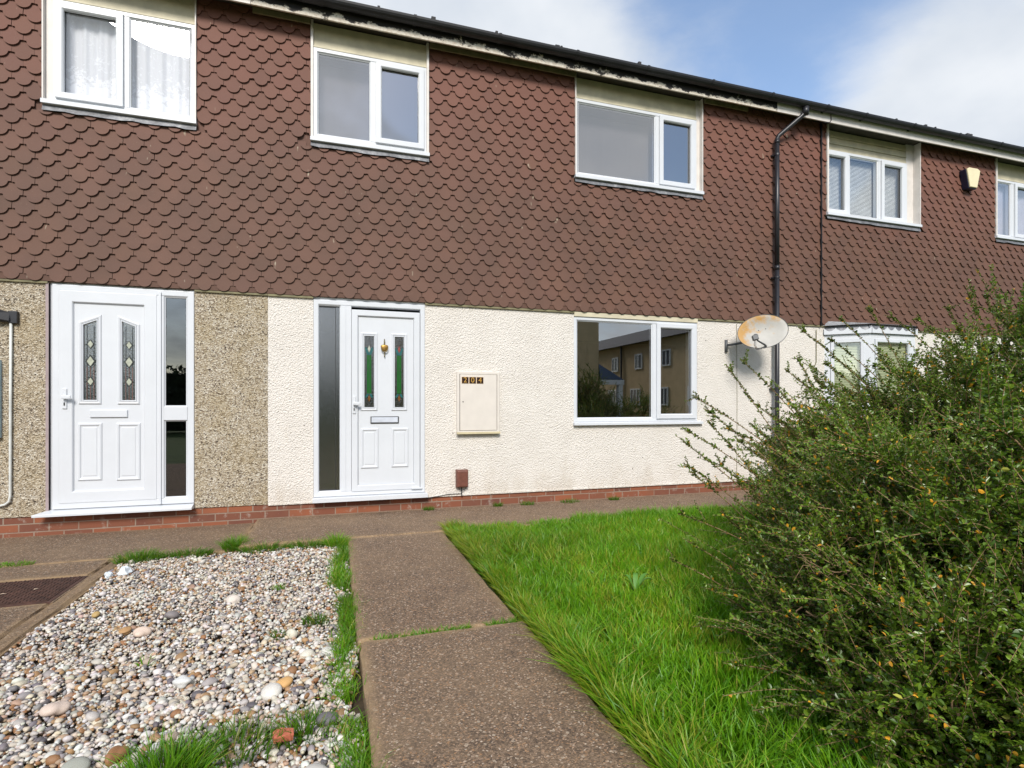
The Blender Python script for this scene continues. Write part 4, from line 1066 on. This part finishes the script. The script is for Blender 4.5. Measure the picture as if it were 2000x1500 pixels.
def tuft(x, y_, r_, n, h, label, group=None, elong=1.0, ang=0, yel=.08, bright=.8, name='grass_tuft', zb=-.05):
    a = rng.uniform(0, 2 * np.pi, n); q = np.sqrt(rng.random(n)) * r_
    u, v = q * np.cos(a) * elong, q * np.sin(a); ca, sa = math.cos(ang), math.sin(ang)
    X = u * ca - v * sa; Y = u * sa + v * ca
    az = np.arctan2(Y, X) + rng.normal(0, .7, n)
    ln_ = np.clip(.35 + .9 * q / r_ * rng.random(n) + rng.normal(0, .15, n), .1, 1.5)
    Hh = h * rng.uniform(.5, 1.2, n) * (1 - .25 * q / r_)
    tip = greens(n, yel, bright); V, F, Cc = blades(X, Y, np.zeros(n), Hh, rng.uniform(.003, .0055, n), ln_, az, tip, tip * .8, 4)
    o = bulk(name, V, F, M_GRASS, tint=Cc, smooth=True); o.location = (x, y_, zb)
    return tag(o, label, 'grass', group)
G = 'grass tufts around the gravel bed'
tuft(-.52, -4.02, .13, 620, .15, 'big bright grass tuft at the bottom of the gravel', G)
tuft(-.34, -3.93, .11, 260, .12, 'loose darker grass tuft right of the big bright tuft', G, 1.5, bright=.55)
tuft(-.11, -3.90, .09, 220, .10, 'low grass tuft behind the edge grass, beside the brick piece', G, bright=.6)
tuft(-.95, -4.0, .10, 150, .09, 'sparse grass tuft in the bottom left of the gravel', G, 1.6, bright=.6)
tuft(-1.42, -1.18, .11, 620, .12, 'dense dark grass tuft at the far left corner of the gravel', G, 1.4, .2, bright=.6)
tuft(-1.10, -1.12, .09, 420, .09, 'low grass tuft along the concrete step at the back of the gravel', G, 2.0, .05, bright=.55)
tuft(-.80, -.98, .08, 480, .14, 'upright grass tuft growing at the step between the two paths', G, 1.2, 1.2, bright=.7)
tuft(-.55, -1.12, .09, 460, .10, 'long drooping grass tuft left of the path end', G, 2.2, .02, bright=.6)
tuft(-.22, -1.13, .08, 360, .10, 'drooping grass tuft beside the tall corner tuft', G, 2.0, 0, bright=.6)
tuft(.01, -1.18, .08, 420, .15, 'tall bright grass tuft at the corner of path and gravel', G, 1.0, yel=.15, bright=.95)
tuft(-.27, -2.97, .05, 110, .05, 'small weed clump in the middle of the gravel', G, 1.3, bright=.5)
tuft(-.10, -2.83, .06, 120, .07, 'thin weed clump close to the edge grass', G, 1.1, bright=.5)
tuft(-.83, -3.1, .03, 22, .06, 'tiny grass shoot alone in the left gravel', G)
tuft(-.35, -2.15, .04, 50, .04, 'tiny sprig among pebbles in the far gravel', G)
tuft(-2.27, -1.03, .07, 240, .035, 'flat green weed patch in the joint of the left path', G, 2.0, bright=.9, zb=-.04)
# edge strip between gravel and path
n = 6000; Y = rng.uniform(-5.0, -1.2, n); dens = vnoise(Y * 0, Y, 5, 21); X = .050 + .026 * np.sin(Y * 4) + rng.normal(0, .030, n)
kp = dens + rng.random(n) * .3 > .46; X, Y = X[kp], Y[kp]; n = len(X)
Hh = (.055 + .06 * vnoise(X, Y, 4, 22)) * rng.uniform(.5, 1.2, n)
tip = greens(n, .12, .85) * (.65 + .6 * vnoise(X, Y, 2, 23))[:, None]
V, F, Cc = blades(X, Y, np.full(n, -.055), Hh, rng.uniform(.003, .0055, n), np.clip(rng.normal(.6, .3, n), .1, 1.3), rng.uniform(0, 2 * np.pi, n), tip, tip * .8, 4)
tag(bulk('edge_grass', V, F, M_GRASS, tint=Cc, smooth=True), 'uneven strip of grass between the gravel and the path', 'grass', kind='stuff')
# joint weeds between slabs
n = 900; X = .17 + .77 * rng.random(n) ** .8; Y = -3.25 + rng.normal(0, .010, n); kp = vnoise(X, Y, 7, 31) > .30; X, Y = X[kp], Y[kp]; n = len(X)
tip = greens(n, .05, .7); V, F, Cc = blades(X, Y, np.full(n, -.03), rng.uniform(.03, .065, n), rng.uniform(.004, .007, n), rng.uniform(.3, 1.1, n), rng.uniform(0, 6.28, n), tip, tip, 3)
tag(bulk('joint_grass', V, F, M_GRASS, tint=Cc, smooth=True), 'thin line of grass and moss in the joint between path slabs', 'grass', kind='stuff')
for x, y_, r_, lb in ((2.62, -.10, .07, 'weed tuft at the foot of the brick plinth under the window'), (.97, -.06, .035, 'tiny weed at the plinth right of the door sill'), (2.1, -.08, .05, 'small low weed on the path left of the plinth weed tuft'), (1.75, -.07, .035, 'sprig of weed at the plinth below the brown box'), (3.2, -.10, .04, 'sparse weed at the plinth below the opening window')):
    tuft(x, y_, r_, 130, .07, lb, 'weeds along the brick plinth', 1.6, bright=.55, zb=-.005, name='weed')
# broad dock leaves in the lawn
dk = MB()
for a_, L_ in ((.3, .12), (1.0, .09), (-.6, .10), (2.3, .07)):
    pts = []
    for i in range(8):
        t = i / 7; pts.append((Vector((math.cos(a_) * L_ * t, math.sin(a_) * L_ * t, .02 + .10 * math.sin(t * 2.0))), .015 * math.sin(math.pi * min(1, t * .93 + .05))))
    sd_ = Vector((-math.sin(a_), math.cos(a_), 0)); b_ = len(dk.v)
    for p, w_ in pts: dk.v += [tuple(p - sd_ * w_), tuple(p - Vector((0, 0, .006))), tuple(p + sd_ * w_)]
    for i in range(7):
        for j in (0, 1): dk.f.append((b_ + i * 3 + j, b_ + i * 3 + j + 1, b_ + (i + 1) * 3 + j + 1, b_ + (i + 1) * 3 + j))
o = dk.build('broadleaf_weed', plain('weed_leaf', (.09, .23, .03), .6), smooth=True); o.location = (1.72, -3.1, -.005); tag(o, 'broad-leaved weed rosette in the middle of the lawn', 'weed')

# ---------------------------------------------------------------- shrub
S_, C_ = math.sin(YAW), math.cos(YAW)
def cw(t, r_, z): return np.array((t * S_ + r_ * C_, -6.015 + t * C_ - r_ * S_, z))
def pxw(u, v, t): return cw(t, (u - 1000) / 1070 * t, 1.15 + (790 - v) / 1070 * t)
tubesV, tubesF = [], []; tb = 0
def tubeN(P, r0, r1, k_=5):
    global tb
    n = len(P); T = np.gradient(P, axis=0); T /= np.linalg.norm(T, axis=1, keepdims=True) + 1e-9
    ref = np.array((.31, .22, .93)); A_ = np.cross(T, ref); A_ /= np.linalg.norm(A_, axis=1, keepdims=True) + 1e-9; B_ = np.cross(T, A_)
    r_ = np.linspace(r0, r1, n)[:, None, None]; a_ = np.linspace(0, 2 * np.pi, k_, endpoint=False)[None, :, None]
    V = P[:, None] + r_ * (np.cos(a_) * A_[:, None] + np.sin(a_) * B_[:, None]); i = np.arange(n - 1)[:, None] * k_; j = np.arange(k_)[None]
    F = np.stack([i + j, i + (j + 1) % k_, i + k_ + (j + 1) % k_, i + k_ + j], -1).reshape(-1, 4)
    tubesV.append(V.reshape(-1, 3)); tubesF.append(F + tb); tb += n * k_
LP, LD, LN, LS, LC = [], [], [], [], []
def add_leaves(P, spacing, size, tipden=1.0, start=0.0, tone=1.0, warm=0.0):
    """opposite pairs along polyline P"""
    seg = np.linalg.norm(np.diff(P, axis=0), axis=1); L = np.concatenate([[0], np.cumsum(seg)]); tot = L[-1]
    s_ = np.arange(start * tot, tot, spacing); s_ = s_ + rng.normal(0, spacing * .25, len(s_)); s_ = np.clip(s_, 0, tot * .999)
    if not len(s_): return
    pos = np.stack([np.interp(s_, L, P[:, i]) for i in range(3)], 1)
    T = np.stack([np.interp(s_, L, np.gradient(P[:, i], L + np.arange(len(L)) * 1e-9)) for i in range(3)], 1); T /= np.linalg.norm(T, axis=1, keepdims=True) + 1e-9
    up_ = np.array((0, 0, 1.0)) + rng.normal(0, .25, 3); A_ = np.cross(T, up_); A_ /= np.linalg.norm(A_, axis=1, keepdims=True) + 1e-9; U = np.cross(A_, T)
    for sgn in (-1, 1):
        n = len(s_)
        d = sgn * A_ * rng.uniform(.35, 1.1, (n, 1)) + T * rng.uniform(.1, 1.0, (n, 1)) + U * rng.normal(.15, .55, (n, 1)) + rng.normal(0, .18, (n, 3)); d /= np.linalg.norm(d, axis=1, keepdims=True)
        nn = U + rng.normal(0, .5, (n, 3)); nn -= d * (nn * d).sum(1, keepdims=True); nn /= np.linalg.norm(nn, axis=1, keepdims=True)
        frac = s_ / tot; sz = size * np.clip(rng.normal(.95, .28, n), .35, 1.6) * (1.05 - .35 * frac)
        LP.append(pos); LD.append(d); LN.append(nn); LS.append(sz)
        a = np.array((.030, .085, .008)); b = np.array((.150, .235, .016)); u = np.clip(rng.random((n, 1)) * .8 + .3 * frac[:, None] * tone, 0, 1); c = (a * (1 - u) + b * u) * rng.uniform(.8, 1.25, (n, 1))
        c = c * (1 - warm) + warm * np.array((.16, .14, .03))
        dead = rng.random(n) < .019; LS[-1][dead] *= 1.15; c[dead] = np.array((.72, .36, .03)) * rng.uniform(.7, 1.2, (dead.sum(), 1))
        dead = rng.random(n) < .006; c[dead] = (.50, .50, .08)
        LC.append(c)
def bez(P0, P1, P2, n=16):
    t = np.linspace(0, 1, n)[:, None]; return P0 * (1 - t) ** 2 + 2 * P1 * t * (1 - t) + P2 * t * t
lobes = [(cw(3.5, 3.02, .58), (1.38, 1.28, .88), 205), (cw(3.5, 3.55, .86), (.80, .75, .95), 100), (cw(2.55, 1.86, .34), (.70, .70, .54), 118), (cw(2.1, 2.0, .50), (.85, .85, .62), 120), (cw(4.9, 3.1, .40), (.95, .85, .66), 80), (cw(4.4, 4.5, .50), (1.0, 1.0, .75), 60), (cw(1.75, 1.70, .12), (.60, .60, .42), 60), (cw(1.72, 1.38, .14), (.42, .44, .36), 48), (cw(2.25, 1.48, .22), (.42, .42, .38), 56)]
lc0 = [l[0] for l in lobes]
roots = [np.array((*(c[:2] + rng.normal(0, rr_[0] * .22, 2)), -.04)) for c, rr_, _ in lobes for _i in range(4)]
def shoot(p, d, L_, spacing=.0108, size=.0195, **kw):
    d = d / (np.linalg.norm(d) + 1e-9); side = rng.normal(0, .55, 3); e = p + d * L_ + side * L_ * .45 + np.array((0, 0, .08 * L_))
    m = p + d * L_ * .5 + np.array((0, 0, .10 * L_)); P = bez(p, m, e, 9); tubeN(P, .0020, .0009, 3); add_leaves(P, spacing, size, **kw)
for c, rad, ncane in lobes:
    rad = np.array(rad)
    rs_ = sorted(roots, key=lambda q: np.linalg.norm(q[:2] - c[:2]))[:5]
    for _ in range(ncane):
        v = rng.normal(0, 1, 3); v[2] = abs(v[2]) * .9 - .25; v /= np.linalg.norm(v)
        tgt = c + v * rad * rng.uniform(.72, 1.06); tgt[2] = max(tgt[2], .03)
        P0 = rs_[rng.integers(len(rs_))] + np.array((*rng.normal(0, .07, 2), 0))
        mid = P0 * .45 + tgt * .55; mid[2] = max(mid[2], tgt[2] * rng.uniform(.75, 1.15)) ; mid[:2] = P0[:2] * .6 + tgt[:2] * .4
        P = bez(P0, mid, tgt, 20); tubeN(P, rng.uniform(.004, .012), .0018, 5)
        add_leaves(P, .012, .020, start=.45)
        Ls = np.linalg.norm(np.diff(P, axis=0), axis=1).sum(); ns = int(10 + Ls * 13.5)
        for u in rng.uniform(.28, 1.0, ns):
            i = min(int(u * 19), 18); p = P[i] + (P[i + 1] - P[i]) * (u * 19 - i); T = P[i + 1] - P[i]; T = T / (np.linalg.norm(T) + 1e-9)
            out = (p - c) / (np.linalg.norm(p - c) + 1e-9)
            shoot(p, T * .6 + out * .5 + rng.normal(0, .55, 3) + np.array((0, 0, .12)), rng.uniform(.10, .30))
# long arching sprays reaching left and up out of the mass
sprays = [((1417, 712), (1640, 1040), 3.3), ((1447, 702), (1650, 930), 3.4), ((1352, 772), (1640, 985), 3.2), ((1374, 797), (1650, 1060), 3.1), ((1336, 838), (1600, 1030), 3.0),
 ((1382, 822), (1600, 1090), 3.1), ((1412, 835), (1640, 960), 3.2), ((1333, 862), (1600, 1100), 2.9), ((1465, 828), (1620, 1000), 3.4), ((1335, 905), (1560, 1090), 2.9), ((1346, 920), (1560, 1130), 3.0),
 ((1555, 695), (1680, 960), 3.8), ((1532, 720), (1720, 900), 3.7), ((1527, 768), (1680, 980), 3.6), ((1324, 1003), (1560, 1120), 2.7), ((1412, 1003), (1560, 1150), 2.8), ((1345, 1058), (1540, 1190), 2.6),
 ((1308, 1092), (1520, 1230), 2.5), ((1386, 1150), (1520, 1250), 2.5), ((1365, 1222), (1500, 1260), 2.4), ((1610, 708), (1760, 860), 3.9), ((1618, 660), (1800, 830), 3.8), ((1640, 622), (1800, 800), 4.0),
 ((1620, 692), (1780, 850), 3.7), ((1697, 602), (1790, 790), 4.1), ((1738, 618), (1900, 760), 3.8), ((1788, 622), (1930, 740), 3.8), ((1812, 645), (1960, 760), 3.9), ((1900, 560), (1940, 800), 3.8), ((1893, 575), (1960, 760), 3.7),
 ((1925, 575), (1990, 760), 3.8), ((1962, 583), (2000, 760), 3.9), ((1990, 600), (2030, 760), 3.8), ((1850, 600), (1920, 760), 4.0), ((1870, 640), (1930, 760), 3.6), ((1560, 640), (1800, 860), 3.9), ((1590, 740), (1760, 900), 3.5),
 ((1440, 860), (1600, 1000), 3.3), ((1400, 905), (1580, 1060), 3.1), ((1475, 790), (1640, 930), 3.5), ((1440, 940), (1580, 1080), 3.0), ((1490, 860), (1640, 1000), 3.3), ((1520, 820), (1660, 960), 3.4), ((1430, 1300), (1560, 1330), 2.1), ((1500, 1420), (1640, 1400), 1.9), ((1560, 1400), (1700, 1380), 1.8)]
for (u1, v1), (u0, v0), t in sprays:
    P2 = pxw(u1, v1, t); P0 = pxw(u0, v0, t + .25); mid = (P0 + P2) / 2 + np.array((0, 0, .035 * np.linalg.norm(P2 - P0) / .5)) + rng.normal(0, .012, 3)
    P = bez(P0, mid, P2, 22); tubeN(P, .0042, .0018, 5); add_leaves(P, .020, .016, warm=.10)
    T = P[-1] - P[-3]; 
    add_leaves(P[-6:], .007, .017, warm=.05)
    for _ in range(3): shoot(P[-2], T / np.linalg.norm(T) + rng.normal(0, .5, 3) + (0, 0, .3), rng.uniform(.03, .08), .008, .016, warm=.05)
    for u in rng.uniform(0, .55, 6):
        i = int(u * 21); shoot(P[i], (P[i + 1] - P[i]) / np.linalg.norm(P[i + 1] - P[i]) + rng.normal(0, .6, 3), rng.uniform(.08, .2), .012, .018)
    for u in rng.uniform(.5, .95, 2):
        i = int(u * 21); shoot(P[i], (P[i + 1] - P[i]) / np.linalg.norm(P[i + 1] - P[i]) + rng.normal(0, .4, 3) + (0, 0, .3), rng.uniform(.03, .09), .010, .015)
# bare tangled twigs in the left front
for _ in range(130):
    tt = rng.uniform(2.0, 2.7); p = cw(tt, tt * rng.uniform(.52, .85), rng.uniform(.08, .62)); d = rng.normal(0, 1, 3); d[2] *= .6; d /= np.linalg.norm(d); L_ = rng.uniform(.10, .30)
    P = np.cumsum(np.concatenate([[p], d * L_ / 9 + rng.normal(0, L_ * .045, (9, 3))]), 0); r0 = rng.uniform(.0018, .0036); tubeN(P, r0, .0010, 5)
    for q in (3, 6): tubeN(np.stack([P[q], P[q] + d * L_ * .2 + rng.normal(0, L_ * .12, 3), P[q] + d * L_ * .35 + rng.normal(0, L_ * .2, 3)]), r0 * .6, .0008, 4)
P_ = np.concatenate(LP); D_ = np.concatenate(LD); N_ = np.concatenate(LN); Z_ = np.concatenate(LS)[:, None]; Cc = np.concatenate(LC)
kz = P_[:, 2] > -.04; P_, D_, N_, Z_, Cc = P_[kz], D_[kz], N_[kz], Z_[kz], Cc[kz]
Sd = np.cross(D_, N_); wd = Z_ * .29; n = len(P_)
V = np.stack([P_, P_ + D_ * Z_ * .30 + Sd * wd + N_ * wd * .35, P_ + D_ * Z_ * .72 + Sd * wd * .85 + N_ * wd * .3, P_ + D_ * Z_ - N_ * Z_ * .06,
              P_ + D_ * Z_ * .72 - Sd * wd * .85 + N_ * wd * .3, P_ + D_ * Z_ * .30 - Sd * wd + N_ * wd * .35], 1).reshape(-1, 3)
b6 = (np.arange(n) * 6)[:, None]
F = np.concatenate([b6 + np.array([[0, 1, 2, 3]]), b6 + np.array([[0, 3, 4, 5]])])
sh = thing('shrub', 'large overgrown small-leaved evergreen shrub with arching sprays at right', 'shrub')
bulk('foliage', V, F, M_LEAF, sh, tint=np.repeat(Cc, 6, 0), smooth=False)
bulk('branches', np.concatenate(tubesV), np.concatenate(tubesF), M_BARK, sh, smooth=True)
print('leaves', n)

# ---------------------------------------------------------------- places behind the camera (seen reflected in the glass)
def simple_window(parent, M_, w_, h_, bars=2):
    mb = MB().rect(-w_ / 2, w_ / 2, 0, h_, [(0, .02), (0, -.04), (.08, -.04), (.08, .0)], cap=False)
    for i in range(1, bars): x = -w_ / 2 + w_ * i / bars; mb.box(x - .04, x + .04, -.035, 0, .08, h_ - .08)
    mb.v = [tuple(M_ @ Vector(v)) for v in mb.v]; o = mb.build('window', M_PVC, parent)
    p = MB().box(-w_ / 2 + .05, w_ / 2 - .05, -.01, .01, .05, h_ - .05); p.v = [tuple(M_ @ Vector(v)) for v in p.v]; p.build('pane', plain('far_pane', (.10, .11, .13), .1), o)
gbd = thing('gable_block', 'plain brown rendered gable block reflected in the ground-floor window', 'building')
MB().box(3.5, 13.2, -32, -20, -.1, 6.6).build('wall', M_OPPWALL, gbd)
MB().add([(3.3, -19.8, 6.6), (13.4, -19.8, 6.6), (13.4, -32, 6.6), (3.3, -32, 6.6), (3.3, -26, 8.6), (13.4, -26, 8.6)], [(0, 1, 5, 4), (2, 3, 4, 5), (0, 4, 3), (1, 2, 5)]).build('roof', M_ROOF, gbd)
MB().add([(13.2, -19.8, 2.5), (14.6, -19.8, 2.45), (14.6, -21.6, 2.45), (13.2, -21.6, 2.5), (13.2, -20.0, 3.3), (13.2, -21.4, 3.3)], [(0, 1, 4), (1, 2, 5, 4), (2, 3, 5), (0, 3, 2, 1)]).build('porch_roof', plain('slate_blue_roof', (.06, .09, .16), .6), gbd)
MB().box(14.3, 14.55, -20.1, -19.85, -.1, 2.44).box(13.2, 14.6, -19.86, -19.8, 2.2, 2.449).build('porch_post', M_PVC, gbd)
ter = thing('opposite_terrace', 'brown rendered two-storey terrace with white windows reflected in the ground-floor window', 'building')
MB().box(18, 26, -60, -12, -.1, 5.0).build('wall', M_OPPWALL, ter)
MB().add([(17.6, -60, 4.95), (17.6, -12, 4.95), (26.4, -12, 4.95), (26.4, -60, 4.95), (22, -60, 6.7), (22, -12, 6.7)], [(0, 1, 5, 4), (3, 4, 5, 2), (0, 4, 3), (1, 2, 5)]).build('roof', M_ROOF, ter)
for i, y_ in enumerate(np.arange(-57, -13, 3.0)):
    Mx = Matrix.Translation((17.98, y_, 0)) @ Matrix.Rotation(R(-90), 4, 'Z')
    simple_window(ter, Mx @ Matrix.Translation((0, 0, 3.35)), .85, .95); simple_window(ter, Mx @ Matrix.Translation((.4, 0, 1.1)), 1.15, 1.05, 3)
MB().box(17.85, 17.95, -26.1, -26, 0, 4.95).build('downpipe', M_BLACK, ter)
# dark hedge across the road
n = 30000; X = rng.uniform(-45, 3.2, n); Y = rng.uniform(-22, -20.5, n); Z = rng.uniform(0, 2.7, n) + .15 * vnoise(X, X, 1, 3)
P_ = np.stack([X, Y, Z], 1); D_ = rng.normal(0, 1, (n, 3)); D_ /= np.linalg.norm(D_, axis=1, keepdims=True); E_ = np.cross(D_, rng.normal(0, 1, (n, 3))); E_ /= np.linalg.norm(E_, axis=1, keepdims=True)
V = np.stack([P_ - D_ * .1, P_ + E_ * .06, P_ + D_ * .1, P_ - E_ * .06], 1).reshape(-1, 3); F = np.arange(n * 4).reshape(-1, 4)
hg = thing('hedge', 'long dark hedge across the road reflected in the door glass', 'hedge')
bulk('foliage', V, F, M_LEAF, hg, tint=np.tile((.03, .05, .02), (n * 4, 1)))
MB().box(-45, 3.2, -21.8, -20.9, 0, 2.5).build('stems', plain('hedge_core', (.02, .03, .012), .9), hg)
